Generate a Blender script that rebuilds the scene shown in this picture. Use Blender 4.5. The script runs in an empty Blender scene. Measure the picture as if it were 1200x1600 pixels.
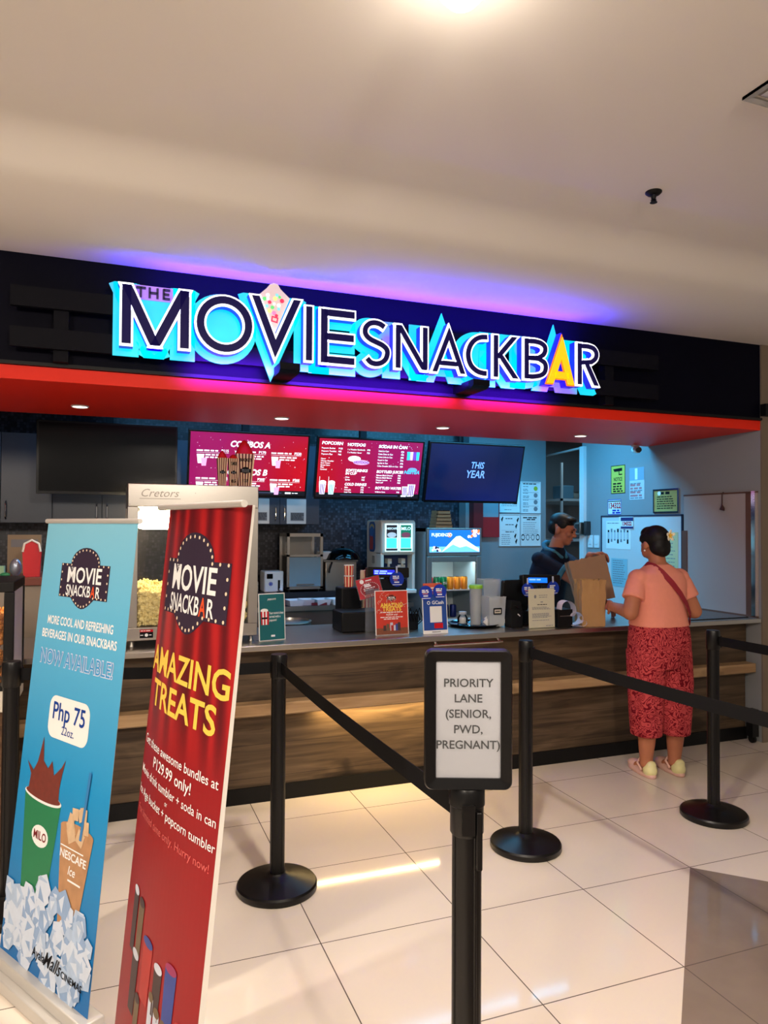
import bpy, bmesh, math, random
from mathutils import Matrix, Vector
random.seed(7)
R = math.radians
C = bpy.context.scene.collection
scn = bpy.context.scene

# ---------------------------------------------------------------- camera
F_PX, YAW, PITCH, ROLL, EYE = 1130.0, R(20.8), math.atan(22.0 / 1130), R(.3), 1.6
_f0 = Vector((math.sin(YAW), math.cos(YAW), 0)); _r0 = Vector((math.cos(YAW), -math.sin(YAW), 0)); _z = Vector((0, 0, 1))
CF = _f0 * math.cos(PITCH) + _z * math.sin(PITCH); _u0 = -_f0 * math.sin(PITCH) + _z * math.cos(PITCH)
CR = _r0 * math.cos(ROLL) + _u0 * math.sin(ROLL); CU = _u0 * math.cos(ROLL) - _r0 * math.sin(ROLL)
cam_d = bpy.data.cameras.new('camera'); cam = bpy.data.objects.new('camera', cam_d); C.objects.link(cam)
cam_d.sensor_fit = 'VERTICAL'; cam_d.sensor_height = 36; cam_d.sensor_width = 27; cam_d.lens = F_PX / 1600 * 36
cam_d.clip_start = .05; cam_d.clip_end = 100
m = Matrix((CR, CU, -CF)).transposed().to_4x4(); m.translation = (0, 0, EYE); cam.matrix_world = m
scn.camera = cam

# ---------------------------------------------------------------- view, world, main lights
scn.view_settings.view_transform = 'Standard'; scn.view_settings.look = 'None'
scn.view_settings.exposure = 0; scn.view_settings.gamma = 1; scn.view_settings.use_curve_mapping = False
w = bpy.data.worlds.new('mall_light'); scn.world = w; w.use_nodes = True
w.node_tree.nodes['Background'].inputs[0].default_value = (1, .90, .80, 1)
w.node_tree.nodes['Background'].inputs[1].default_value = .29

def light(name, kind, loc, energy, col, size=.1, size_y=None, rot=(0, 0, 0), spot=None, blend=.5):
    d = bpy.data.lights.new(name, kind); d.energy = energy; d.color = col
    if kind == 'AREA':
        d.size = size
        if size_y: d.shape = 'RECTANGLE'; d.size_y = size_y
    else: d.shadow_soft_size = size
    if kind == 'SPOT': d.spot_size = spot; d.spot_blend = blend
    o = bpy.data.objects.new(name, d); C.objects.link(o); o.location = loc; o.rotation_euler = rot
    return o
WARM = (1, .88, .75)
# one mall lamp, then three unseen lamps added as fill (bodies built further down)
LAMPS = [(.87, 1.72), (-1.9, 1.72), (.87, -1.2), (-1.9, -1.2)]
light('mall_and_fill_light', 'SPOT', (.87, 1.72, 2.97), 260, WARM, .06, spot=R(128), blend=.9)
light('mall_lamp_glow', 'POINT', (.87, 1.72, 2.92), 4, WARM, .07)
light('mall_and_fill_light', 'SPOT', (-1.9, 1.72, 2.97), 260, WARM, .06, spot=R(150), blend=.9)  # added lamp out of view on the left, lifts floor and ceiling
for x, y in LAMPS[2:]: light('mall_and_fill_light', 'POINT', (x, y, 2.86), 200, WARM, .25)  # added lamps behind the camera, front fill for what faces the hall
# cool tubes over the work aisle, up behind the red soffit
light('aisle_tube_light', 'AREA', (3.2, 5.62, 2.735), 78, (.08, .54, 1), 1.8, .45)
light('aisle_tube_light', 'AREA', (1.0, 5.62, 2.735), 24, (.16, .52, 1), 1.8, .45)
# blue LED strips of the sign
light('sign_led_light', 'AREA', (1.55, 3.99, 2.80), 48, (.05, .012, 1), 2.7, .03, (R(180 + 12), 0, 0))
light('sign_led_light', 'AREA', (1.55, 3.86, 2.46), 36, (.14, .008, 1), 2.3, .03, (R(98), 0, 0)).data.spread = R(92)

# ---------------------------------------------------------------- materials
def lin(c):
    return tuple(((v / 255) / 12.92 if v / 255 <= .04045 else ((v / 255 + .055) / 1.055) ** 2.4) for v in c)
MATS = {}
def mat(name, col=(200, 200, 200), rough=.5, metal=0, spec=.5, emit=None, es=1.0, noise=None, alpha=1, trans=0, coat=0):
    if name in MATS: return MATS[name]
    mt = bpy.data.materials.new(name); mt.use_nodes = True; nt = mt.node_tree; p = nt.nodes['Principled BSDF']
    c = lin(col) + (1,)
    p.inputs['Base Color'].default_value = c; p.inputs['Roughness'].default_value = rough
    p.inputs['Metallic'].default_value = metal; p.inputs['Specular IOR Level'].default_value = spec
    p.inputs['Coat Weight'].default_value = coat; p.inputs['Transmission Weight'].default_value = trans
    if emit is not None:
        p.inputs['Emission Color'].default_value = lin(emit) + (1,); p.inputs['Emission Strength'].default_value = es
    if alpha < 1: p.inputs['Alpha'].default_value = alpha
    if noise:
        sc, amt = noise[0], noise[1]; st = noise[2] if len(noise) > 2 else (1, 1, 1)
        tc = nt.nodes.new('ShaderNodeTexCoord'); mp = nt.nodes.new('ShaderNodeMapping'); mp.inputs['Scale'].default_value = st
        n = nt.nodes.new('ShaderNodeTexNoise'); n.inputs['Scale'].default_value = sc; n.inputs['Detail'].default_value = 4
        mx = nt.nodes.new('ShaderNodeMix'); mx.data_type = 'RGBA'
        mx.inputs[6].default_value = tuple(v * (1 - amt) for v in c[:3]) + (1,); mx.inputs[7].default_value = tuple(min(1, v * (1 + amt)) for v in c[:3]) + (1,)
        nt.links.new(tc.outputs['Object'], mp.inputs[0]); nt.links.new(mp.outputs[0], n.inputs['Vector'])
        nt.links.new(n.outputs['Fac'], mx.inputs[0]); nt.links.new(mx.outputs[2], p.inputs['Base Color'])
    MATS[name] = mt
    return mt
def nodes(name, rough=.5, spec=.5, metal=0):
    mt = mat(name, rough=rough, spec=spec, metal=metal); nt = mt.node_tree
    tc = nt.nodes.new('ShaderNodeTexCoord'); sx = nt.nodes.new('ShaderNodeSeparateXYZ'); nt.links.new(tc.outputs['Object'], sx.inputs[0])
    return mt, nt, nt.nodes['Principled BSDF'], tc, sx
def mth(nt, op, a, b=None, c=None):
    n = nt.nodes.new('ShaderNodeMath'); n.operation = op
    for i, v in enumerate((a, b, c)):
        if v is None: continue
        if isinstance(v, (int, float)): n.inputs[i].default_value = v
        else: nt.links.new(v, n.inputs[i])
    return n.outputs[0]
def mixc(nt, fac, a, b):
    n = nt.nodes.new('ShaderNodeMix'); n.data_type = 'RGBA'
    for i, v in ((0, fac), (6, a), (7, b)):
        if isinstance(v, tuple): n.inputs[i].default_value = lin(v) + (1,)
        elif isinstance(v, (int, float)): n.inputs[i].default_value = v
        else: nt.links.new(v, n.inputs[i])
    return n.outputs[2]
def noise_n(nt, vec, scale, detail=4, stretch=(1, 1, 1), dist=0):
    mp = nt.nodes.new('ShaderNodeMapping'); mp.inputs['Scale'].default_value = stretch; nt.links.new(vec, mp.inputs[0])
    n = nt.nodes.new('ShaderNodeTexNoise'); n.inputs['Scale'].default_value = scale; n.inputs['Detail'].default_value = detail
    n.inputs['Distortion'].default_value = dist; nt.links.new(mp.outputs[0], n.inputs['Vector'])
    return n.outputs['Fac']
def ramp(nt, fac, stops):
    n = nt.nodes.new('ShaderNodeValToRGB'); e = n.color_ramp.elements
    while len(e) < len(stops): e.new(.5)
    for el, (p, c) in zip(e, stops): el.position = p; el.color = lin(c) + (1,)
    nt.links.new(fac, n.inputs[0]); return n.outputs[0]
def grid_line(nt, coord, origin, pitch, width):       # 1 on the joints
    u = mth(nt, 'DIVIDE', mth(nt, 'SUBTRACT', coord, origin), pitch)
    fr = mth(nt, 'FRACT', u); d = mth(nt, 'MINIMUM', fr, mth(nt, 'SUBTRACT', 1.0, fr))
    return mth(nt, 'LESS_THAN', d, width / pitch / 2), mth(nt, 'FLOOR', u)

# floor: 60 cm polished tiles, a darker diamond inlay on the right
FLOOR, nt, p, tc, sx = nodes('polished floor tile', rough=.07, spec=.38)
X, Yc = sx.outputs[0], sx.outputs[1]
lx, ix = grid_line(nt, X, .177, .6, .0045); ly, iy = grid_line(nt, Yc, .302, .6, .0045)
joint = mth(nt, 'MAXIMUM', lx, ly)
rnd = nt.nodes.new('ShaderNodeTexWhiteNoise'); rnd.noise_dimensions = '2D'
cb = nt.nodes.new('ShaderNodeCombineXYZ'); nt.links.new(ix, cb.inputs[0]); nt.links.new(iy, cb.inputs[1]); nt.links.new(cb.outputs[0], rnd.inputs['Vector'])
base = mixc(nt, rnd.outputs['Value'], (214, 202, 187), (218, 206, 191))
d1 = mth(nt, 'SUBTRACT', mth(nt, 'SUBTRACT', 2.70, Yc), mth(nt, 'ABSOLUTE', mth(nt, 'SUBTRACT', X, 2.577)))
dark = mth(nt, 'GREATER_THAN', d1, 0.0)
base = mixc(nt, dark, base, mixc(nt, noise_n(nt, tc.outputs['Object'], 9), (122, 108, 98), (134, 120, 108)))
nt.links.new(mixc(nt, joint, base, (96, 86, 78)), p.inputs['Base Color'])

def wood(name, a, b, c, row=.19, rough=.5):
    mt, nt, p, tc, sx = nodes(name, rough=rough, spec=.3)
    o = tc.outputs['Object']
    g = noise_n(nt, o, 4, 6, (.5, 3, 7), .6); k = noise_n(nt, o, 3.2, 3, (.8, 1, 2.2), .3)
    col = ramp(nt, g, [(.30, a), (.5, b), (.72, c)])
    knot = ramp(nt, k, [(.60, (0, 0, 0)), (.72, (255, 255, 255))])
    bw = nt.nodes.new('ShaderNodeRGBToBW'); nt.links.new(knot, bw.inputs[0])
    col = mixc(nt, mth(nt, 'MULTIPLY', bw.outputs[0], .7), col, tuple(int(v * .45) for v in a))
    l, iz = grid_line(nt, sx.outputs[2], .52, row, .003)
    wn = nt.nodes.new('ShaderNodeTexWhiteNoise'); wn.noise_dimensions = '1D'; nt.links.new(iz, wn.inputs['W'])
    col = mixc(nt, mth(nt, 'MULTIPLY', wn.outputs['Value'], .35), col, a)
    nt.links.new(mixc(nt, mth(nt, 'MULTIPLY', l, .7), col, (30, 22, 16)), p.inputs['Base Color'])
    return mt
WOOD = wood('weathered plank wood', (58, 46, 35), (82, 66, 50), (106, 87, 67))
OAK = wood('oak ledge', (150, 118, 84), (176, 144, 106), (196, 166, 126), row=9)
RUSTIC = wood('brown cart wood', (70, 48, 34), (96, 68, 48), (120, 88, 62))

# mosaic wall
MOSAIC, nt, p, tc, sx = nodes('dark mosaic tile', rough=.3)
lx, ix = grid_line(nt, sx.outputs[0], 0, .024, .003); lz, iz = grid_line(nt, sx.outputs[2], 0, .024, .003)
rnd = nt.nodes.new('ShaderNodeTexWhiteNoise'); rnd.noise_dimensions = '2D'
cb = nt.nodes.new('ShaderNodeCombineXYZ'); nt.links.new(ix, cb.inputs[0]); nt.links.new(iz, cb.inputs[1]); nt.links.new(cb.outputs[0], rnd.inputs['Vector'])
col = ramp(nt, rnd.outputs['Value'], [(0, (26, 26, 34)), (.5, (44, 44, 54)), (1, (74, 72, 82))])
nt.links.new(mixc(nt, mth(nt, 'MAXIMUM', lx, lz), col, (34, 34, 40)), p.inputs['Base Color'])

# squiggle print of the trousers
PRINT, nt, p, tc, sx = nodes('red squiggle print cloth', rough=.85, spec=.15)
n1 = noise_n(nt, tc.outputs['Object'], 15, 1.2, (1, 1, .9), 1.6)
s1 = mth(nt, 'ABSOLUTE', mth(nt, 'SINE', mth(nt, 'MULTIPLY', n1, 24)))
nt.links.new(ramp(nt, s1, [(.0, (112, 14, 30)), (.50, (116, 16, 32)), (.66, (190, 70, 74)), (1, (198, 78, 80))]), p.inputs['Base Color'])

def glass(name, tint=(255, 255, 255), refl=.10, dirty=0.0):
    mt = bpy.data.materials.new(name); mt.use_nodes = True; nt = mt.node_tree
    for n in list(nt.nodes): nt.nodes.remove(n)
    out = nt.nodes.new('ShaderNodeOutputMaterial'); tr = nt.nodes.new('ShaderNodeBsdfTransparent'); tr.inputs[0].default_value = lin(tint) + (1,)
    gl = nt.nodes.new('ShaderNodeBsdfGlossy'); gl.inputs['Roughness'].default_value = .03
    fr = nt.nodes.new('ShaderNodeFresnel'); fr.inputs[0].default_value = 1.45
    mx = nt.nodes.new('ShaderNodeMixShader'); nt.links.new(mth(nt, 'MULTIPLY', fr.outputs[0], refl * 10), mx.inputs[0])
    nt.links.new(tr.outputs[0], mx.inputs[1]); nt.links.new(gl.outputs[0], mx.inputs[2]); last = mx
    if dirty:
        df = nt.nodes.new('ShaderNodeBsdfDiffuse'); df.inputs[0].default_value = lin((225, 228, 230)) + (1,)
        m2 = nt.nodes.new('ShaderNodeMixShader'); m2.inputs[0].default_value = dirty
        nt.links.new(mx.outputs[0], m2.inputs[1]); nt.links.new(df.outputs[0], m2.inputs[2]); last = m2
    nt.links.new(last.outputs[0], out.inputs[0]); MATS[name] = mt
    return mt
GLASS = glass('clear glass'); FROST = glass('frosted plastic', (225, 232, 235), .06, .42); ACRYL = glass('clear acrylic', (235, 235, 240), .10, .10)

STEEL = mat('brushed stainless steel', (190, 184, 176), .30, 1, noise=(60, .06, (1, 1, 12)))
STEELD = mat('dull steel', (150, 146, 140), .38, 1)
CHROME = mat('chrome', (215, 215, 218), .12, 1)
BLACKP = mat('black stanchion plastic', (9, 8, 9), .34, 0, .35)
BLACK = mat('matt black', (10, 10, 12), .5, 0, .25)
GLOSSBLK = mat('gloss black', (8, 8, 10), .12, 0, .5)
BELT = mat('black woven belt', (8, 7, 9), .8, 0, .2, noise=(200, .2))
CEIL = mat('ceiling paint', (226, 220, 212), .8, 0, .2, noise=(1.5, .015))
FASCIA = mat('black fascia panel', (5, 5, 20), .5, 0, .06, noise=(6, .2))
REDP = mat('red orange paint', (238, 40, 12), .5, 0, .25, noise=(2, .05))
WALLP = mat('pale grey wall paint', (142, 144, 147), .7, 0, .2, noise=(2, .03))
DARKC = mat('dark ceiling paint', (26, 26, 30), .8, 0, .2, noise=(3, .1))
PILLARM = mat('beige pillar paint', (122, 108, 92), .6, 0, .3, noise=(2, .04))
CAB = mat('grey blue laminate', (70, 78, 92), .35, noise=(30, .04))
WHITE = mat('white plastic', (226, 226, 226), .4, noise=(10, .02))
CREAM = mat('cream plastic', (206, 198, 182), .45, noise=(10, .03))
PAPER = mat('white paper', (232, 232, 230), .75, 0, .2, noise=(12, .02))
INK = mat('black ink', (24, 24, 28), .7, 0, .1)
GREY = mat('grey ink', (130, 132, 138), .8, 0, .1)
REDINK = mat('red ink', (196, 30, 40), .7, 0, .1)
BLUEINK = mat('blue ink', (34, 60, 170), .6, 0, .1)
WHITEINK = mat('white ink', (240, 240, 240), .6, 0, .1)
YELLOW = mat('yellow ink', (236, 200, 84), .6, 0, .1)
TVB = mat('black tv bezel', (10, 10, 12), .25)

# ---------------------------------------------------------------- mesh builder
_TX = {}
def glyphs(s, bold=0.0, align='CENTER'):
    k = (s, bold, align)
    if k not in _TX:
        cu = bpy.data.curves.new('lettering', 'FONT'); cu.body = s; cu.size = 1; cu.align_x = align; cu.align_y = 'CENTER'; cu.offset = bold
        cu.resolution_u = 3
        o = bpy.data.objects.new('lettering', cu); me = bpy.data.meshes.new_from_object(o)
        _TX[k] = ([v.co.copy() for v in me.vertices], [tuple(q.vertices) for q in me.polygons])
        bpy.data.objects.remove(o); bpy.data.meshes.remove(me); bpy.data.curves.remove(cu)
    return _TX[k]
def frame(o, x, y):          # matrix whose local x, y, z are x, y, x cross y
    x = Vector(x).normalized(); y = Vector(y); y = (y - x * y.dot(x)).normalized(); z = x.cross(y)
    mm = Matrix((x, y, z)).transposed().to_4x4(); mm.translation = o; return mm
def clipz(poly, z, keep_above):
    out = []; n = len(poly)
    for i in range(n):
        a, b = poly[i], poly[(i + 1) % n]; ia = (a[1] >= z) == keep_above; ib = (b[1] >= z) == keep_above
        if ia: out.append(a)
        if ia != ib:
            t = (z - a[1]) / (b[1] - a[1]); out.append((a[0] + (b[0] - a[0]) * t, z))
    return out
class MB:
    def __init__(s, T=None, fn=None): s.v = []; s.f = []; s.mi = []; s.ms = []; s.T = T or Matrix(); s.fn = fn
    def add(s, vs, fs, mt, T=None):
        b = len(s.v)
        if mt not in s.ms: s.ms.append(mt)
        k = s.ms.index(mt)
        for q in vs:
            q = Vector(q)
            if T is not None: q = T @ q
            if s.fn: q = Vector(s.fn(q))
            s.v.append(s.T @ q)
        for q in fs: s.f.append(tuple(b + i for i in q)); s.mi.append(k)
        return s
    def box(s, x0, x1, y0, y1, z0, z1, mt, T=None):
        v = [(x, y, z) for z in (z0, z1) for y in (y0, y1) for x in (x0, x1)]
        return s.add(v, [(0, 2, 3, 1), (4, 5, 7, 6), (0, 1, 5, 4), (2, 6, 7, 3), (0, 4, 6, 2), (1, 3, 7, 5)], mt, T)
    def rect(s, x0, x1, y0, y1, mt, T, z=0.0):       # flat in T's xy plane
        return s.add([(x0, y0, z), (x1, y0, z), (x1, y1, z), (x0, y1, z)], [(0, 1, 2, 3)], mt, T)
    def poly(s, pts, mt, T=None, z=0.0):
        if s.fn and T is not None and max(q[0] for q in pts) - min(q[0] for q in pts) > .05:      # follow the bend of the sheet
            xs = min(q[0] for q in pts); xe = max(q[0] for q in pts); k = int((xe - xs) / .02) + 1
            for i in range(k):
                c = [tuple(q[:2]) for q in pts]
                for lim, ab in ((xs + (xe - xs) * i / k, True), (xs + (xe - xs) * (i + 1) / k, False)):
                    if c: c = [(b_, a_) for a_, b_ in clipz([(q[1], q[0]) for q in c], lim, ab)]
                if len(c) > 2: s.add([(*q, z) for q in c], [tuple(range(len(c)))], mt, T)
            return s
        return s.add([(q[0], q[1], q[2] if len(q) > 2 else z) for q in pts], [tuple(range(len(pts)))], mt, T)
    def prism(s, pts, z0, z1, mt, T=None):            # convex or simple outline in xy, along z
        n = len(pts)
        v = [(q[0], q[1], z0) for q in pts] + [(q[0], q[1], z1) for q in pts]
        return s.add(v, [tuple(reversed(range(n))), tuple(range(n, 2 * n))] + [(i, (i + 1) % n, n + (i + 1) % n, n + i) for i in range(n)], mt, T)
    def lathe(s, prof, mt, c=(0, 0, 0), seg=32, T=None, sx=1, sy=1):
        v = []; f = []
        for r, z in prof:
            for i in range(seg):
                a = 2 * math.pi * i / seg; v.append((c[0] + r * sx * math.cos(a), c[1] + r * sy * math.sin(a), c[2] + z))
        for j in range(len(prof) - 1):
            for i in range(seg):
                k = (i + 1) % seg; f.append((j * seg + i, j * seg + k, (j + 1) * seg + k, (j + 1) * seg + i))
        if prof[0][0] > 1e-6: f.append(tuple(reversed(range(seg))))
        if prof[-1][0] > 1e-6: f.append(tuple(range((len(prof) - 1) * seg, len(prof) * seg)))
        return s.add(v, f, mt, T)
    def cyl(s, p0, p1, r0, mt, r1=None, seg=16, T=None):
        return s.tube([p0, p1], [r0, r0 if r1 is None else r1], mt, seg, T)
    def tube(s, path, r, mt, seg=10, T=None):
        P = [Vector(q) for q in path]; n = len(P); rr = r if isinstance(r, (list, tuple)) else [r] * n
        v = []; f = []; prev = None
        for i in range(n):
            t = (P[min(i + 1, n - 1)] - P[max(i - 1, 0)]).normalized()
            if prev is None:
                a = Vector((0, 0, 1)) if abs(t.z) < .9 else Vector((1, 0, 0)); u = t.cross(a).normalized()
            else: u = (prev - t * prev.dot(t)).normalized()
            prev = u; w_ = t.cross(u)
            for k in range(seg):
                an = 2 * math.pi * k / seg; v.append(P[i] + (u * math.cos(an) + w_ * math.sin(an)) * rr[i])
        for i in range(n - 1):
            for k in range(seg):
                k2 = (k + 1) % seg; f.append((i * seg + k, i * seg + k2, (i + 1) * seg + k2, (i + 1) * seg + k))
        f.append(tuple(reversed(range(seg)))); f.append(tuple(range((n - 1) * seg, n * seg)))
        return s.add(v, f, mt, T)
    def ell(s, c, r, mt, seg=16, rings=10, T=None):
        r = (r, r, r) if isinstance(r, (int, float)) else r
        v = [(c[0], c[1], c[2] + r[2])]; f = []
        for j in range(1, rings):
            a = math.pi * j / rings
            for i in range(seg):
                b = 2 * math.pi * i / seg; v.append((c[0] + r[0] * math.sin(a) * math.cos(b), c[1] + r[1] * math.sin(a) * math.sin(b), c[2] + r[2] * math.cos(a)))
        v.append((c[0], c[1], c[2] - r[2])); L_ = len(v) - 1
        for i in range(seg): f.append((0, 1 + i, 1 + (i + 1) % seg))
        for j in range(rings - 2):
            for i in range(seg):
                a = 1 + j * seg + i; b = 1 + j * seg + (i + 1) % seg; f.append((a, a + seg, b + seg, b))
        o = 1 + (rings - 2) * seg
        for i in range(seg): f.append((o + (i + 1) % seg, o + i, L_))
        return s.add(v, f, mt, T)
    def disc(s, cx, cy, r, mt, T, z=0.0, seg=28, ry=None):
        ry = ry or r
        return s.poly([(cx + r * math.cos(2 * math.pi * i / seg), cy + ry * math.sin(2 * math.pi * i / seg)) for i in range(seg)], mt, T, z)
    def text(s, t, x, y, size, mt, T, z=.0012, bold=0.0, align='CENTER', width=None, shear=0):
        v, f = glyphs(t, bold, align)
        kx = size
        if width and v:
            ww = max(q.x for q in v) - min(q.x for q in v); kx = width / ww
        return s.add([(x + q.x * kx + shear * q.y * size, y + q.y * size, z) for q in v], f, mt, T)
    def lines(s, x0, x1, ys, h, mt, T, z=.0008, ragged=.25):          # unreadable small print
        for y in ys:
            x = x0; e = x1 - random.random() * ragged * (x1 - x0)
            while x < e - h:
                l = min(e - x, h * random.uniform(2, 6)); s.rect(x, x + l, y - h / 2, y + h / 2, mt, T, z); x += l + h * .8
        return s
    def build(s, name, parent=None, bevel=0, smooth=35, label=None, cat=None, group=None, kind=None, seg=2):
        me = bpy.data.meshes.new(name); v = s.v; off = Vector()
        if parent is None and v:
            xs = [q.x for q in v]; ys = [q.y for q in v]; off = Vector(((min(xs) + max(xs)) / 2, (min(ys) + max(ys)) / 2, min(q.z for q in v)))
        if kind == 'structure': off = Vector()
        me.from_pydata([tuple(q - off) for q in v], [], s.f)
        for mt in s.ms: me.materials.append(mt)
        me.polygons.foreach_set('material_index', s.mi); me.update()
        if smooth: me.shade_smooth(); me.set_sharp_from_angle(angle=R(smooth))
        o = bpy.data.objects.new(name, me); C.objects.link(o); o.location = off
        if parent is not None:
            o.parent = parent
            if parent.type == 'EMPTY': o.matrix_parent_inverse = Matrix.Translation(-parent.location)
            elif parent.parent is None: o.matrix_parent_inverse = Matrix.Translation(-parent.location)
        if bevel:
            b = o.modifiers.new('edge', 'BEVEL'); b.width = bevel; b.segments = seg; b.limit_method = 'ANGLE'; b.angle_limit = R(40); b.harden_normals = False
        return tag(o, label, cat, group, kind)
def tag(o, label=None, cat=None, group=None, kind=None):
    for k, q in (('label', label), ('category', cat), ('group', group), ('kind', kind)):
        if q: o[k] = q
    return o
def thing(name, label, cat, loc=(0, 0, 0), group=None):
    o = bpy.data.objects.new(name, None); C.objects.link(o); o.location = loc; o.empty_display_size = .1
    return tag(o, label, cat, group)
def dup(o, loc, rotz=0, label=None, parent=None):
    c = o.copy(); C.objects.link(c)
    if parent is None: c.location = loc; c.rotation_euler = (0, 0, rotz)
    else: c.parent = parent
    if label: c['label'] = label
    for ch in o.children: dup(ch, None, 0, None, c)
    return c
def struct(mb, name, bevel=0): return mb.build(name, kind='structure', bevel=bevel)
FRONT = lambda x, y, z: frame((x, y, z), (1, 0, 0), (0, 0, 1))      # a plane facing the hall (normal -Y)
LEFTF = lambda x, y, z: frame((x, y, z), (0, -1, 0), (0, 0, 1))     # a plane facing -X (on the right wall)

# ---------------------------------------------------------------- the room
XL, XR, YF = -3.2, 4.57, 4.07
struct(MB().box(-7, 9, -6, 9, -.1, 0, FLOOR), 'floor')
prof = [(-6, 3.1), (2.90, 3.1), (2.98, 3.092), (3.05, 3.065), (3.13, 3.022), (3.20, 2.98), (4.08, 2.98), (4.08, 3.3), (-6, 3.3)]
struct(MB().prism(prof, -7, 9, CEIL, frame((0, 0, 0), (0, 1, 0), (0, 0, 1))), 'ceiling')
struct(MB().box(XL, XR, YF, YF + .12, 2.405, 3.0, FASCIA), 'wall_fascia')
struct(MB().box(XL, XR, YF, 5.28, 2.335, 2.405, REDP), 'trim_1')
b = MB().box(XL, XR, YF - .02, YF, 2.407, 2.425, BLACK).box(XR, 9, YF - .05, YF - .001, 2.44, 2.53, BLACK); struct(b, 'trim_2')
struct(MB().box(XR, 9, YF, 6.26, 0, 3.0, WALLP), 'wall_right')
struct(MB().box(XR + .001, 9, YF - .012, YF, 0, 2.98, PILLARM), 'wall_pillar')
struct(MB().box(XL, 3.45, 6.85, 7.0, 0, 2.75, MOSAIC), 'wall_back')
struct(MB().box(3.45, 4.42, 6.70, 8.3, 0, 2.75, WALLP), 'wall_notices')
struct(MB().box(4.42, 9, 8.1, 8.3, 0, 2.75, WALLP), 'wall_storeroom')
struct(MB().box(XL - .15, XL, YF, 7.0, 0, 3.0, WALLP), 'wall_left')
struct(MB().box(XL, 9, 5.28, 8.3, 2.75, 3.0, DARKC).box(XL, XR, 4.19, 5.28, 2.405, 2.42, DARKC), 'ceiling_inner')
struct(MB().box(4.535, 4.57, 6.19, 6.26, 0, 2.43, WHITE), 'trim_3')
struct(MB().cyl((4.56, 6.24, 2.42), (4.82, 7.77, 2.42), .012, WHITE), 'trim_4')
# ---------------------------------------------------------------- lamps, ceiling fittings
OPAL = mat('lit opal glass', (255, 245, 230), .4, emit=(255, 236, 208), es=6)
LEDW = mat('lit downlight lens', (255, 245, 230), .4, emit=(255, 240, 215), es=5)
for i, (x, y) in enumerate(LAMPS):  # first is the mall lamp, the rest are bodies of the added fill
    t = thing('ceiling_lamp', 'round opal glass lamp on the mall ceiling just above the frame' if i == 0 else 'round opal lamp added to the mall ceiling out of view for fill light', 'lamp', (x, y, 3.02), 'mall ceiling lamps')
    MB().lathe([(.001, 3.105), (.07, 3.1), (.075, 3.07), (.05, 3.065)], WHITE, (x, y, 0), 24).build('lamp_base', t)
    MB().lathe([(.05, 3.07), (.062, 3.05), (.06, 3.03), (.04, 3.008), (.001, 3.0)], OPAL, (x, y, 0), 24).build('lamp_globe', t)
for i, (x, lab) in enumerate(((-.178, 'lit round downlight in the red soffit at the left end, over the blank screen'), (1.092, 'lit round downlight in the red soffit over the combo menu screen'),
                (2.305, 'lit round downlight in the red soffit over the dark blue screen'), (3.524, 'lit round downlight in the red soffit over the clerk, nearest the right wall'))):
    t = thing('soffit_downlight', lab, 'light', (x, 4.85, 2.33), 'downlights in the red soffit')
    MB().lathe([(.052, 2.3345), (.052, 2.330), (.046, 2.326), (.043, 2.330)], WHITE, (x, 4.85, 0), 28).build('trim_ring', t)
    MB().lathe([(.001, 2.3285), (.044, 2.3295), (.044, 2.333)], LEDW, (x, 4.85, 0), 28).build('lens', t)
    light('soffit_downlight_beam', 'SPOT', (x, 4.85, 2.315), 13, (1, .86, .68), .03, spot=R(100), blend=.8)
t = thing('sprinkler', 'small black fire sprinkler head on the pale ceiling', 'sprinkler', (2.258, 2.571, 3.04))
MB().lathe([(.001, 3.1), (.036, 3.1), (.036, 3.096), (.028, 3.088), (.012, 3.085)], BLACK, (2.258, 2.571, 0), 24).build('escutcheon', t)
MB().lathe([(.012, 3.086), (.010, 3.066), (.013, 3.062), (.001, 3.061)], BLACK, (2.258, 2.571, 0), 16).lathe([(.001, 3.052), (.016, 3.053), (.016, 3.0515), (.001, 3.051)], BLACK, (2.258, 2.571, 0), 20).cyl((2.252, 2.571, 3.064), (2.252, 2.571, 3.052), .0018, BLACK).cyl((2.264, 2.571, 3.064), (2.264, 2.571, 3.052), .0018, BLACK).build('spray_head', t)
t = thing('ceiling_diffuser', 'square white air diffuser in the ceiling at the upper right corner', 'air vent', (2.344, 1.59, 3.07))
fr = Matrix.Translation((2.354, 1.578, 3.1)) @ Matrix.Rotation(R(0), 4, 'Z')
def ring(a, b_, z0, z1, mt, mb, T):
    o = [(-a, -a), (a, -a), (a, a), (-a, a)]; i = [(-b_, -b_), (b_, -b_), (b_, b_), (-b_, b_)]
    for k in range(4):
        n = (k + 1) % 4; mb.add([(*o[k], z0), (*o[n], z0), (*i[n], z1), (*i[k], z1)], [(0, 1, 2, 3), (3, 2, 1, 0)], mt, T)
    return mb
mb = MB(); ring(.31, .285, -.012, -.010, WHITE, mb, fr); ring(.31, .31, -.012, 0, WHITE, mb, fr); mb.build('diffuser_frame', t)
mb = MB()
for a in (.27, .21, .15, .09): ring(a, a - .045, -.008, -.022, WHITE, mb, fr)
mb.rect(-.28, .28, -.28, .28, mat('duct shade', (150, 144, 136), .8), fr, -.002); mb.build('diffuser_cone', t)

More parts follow.
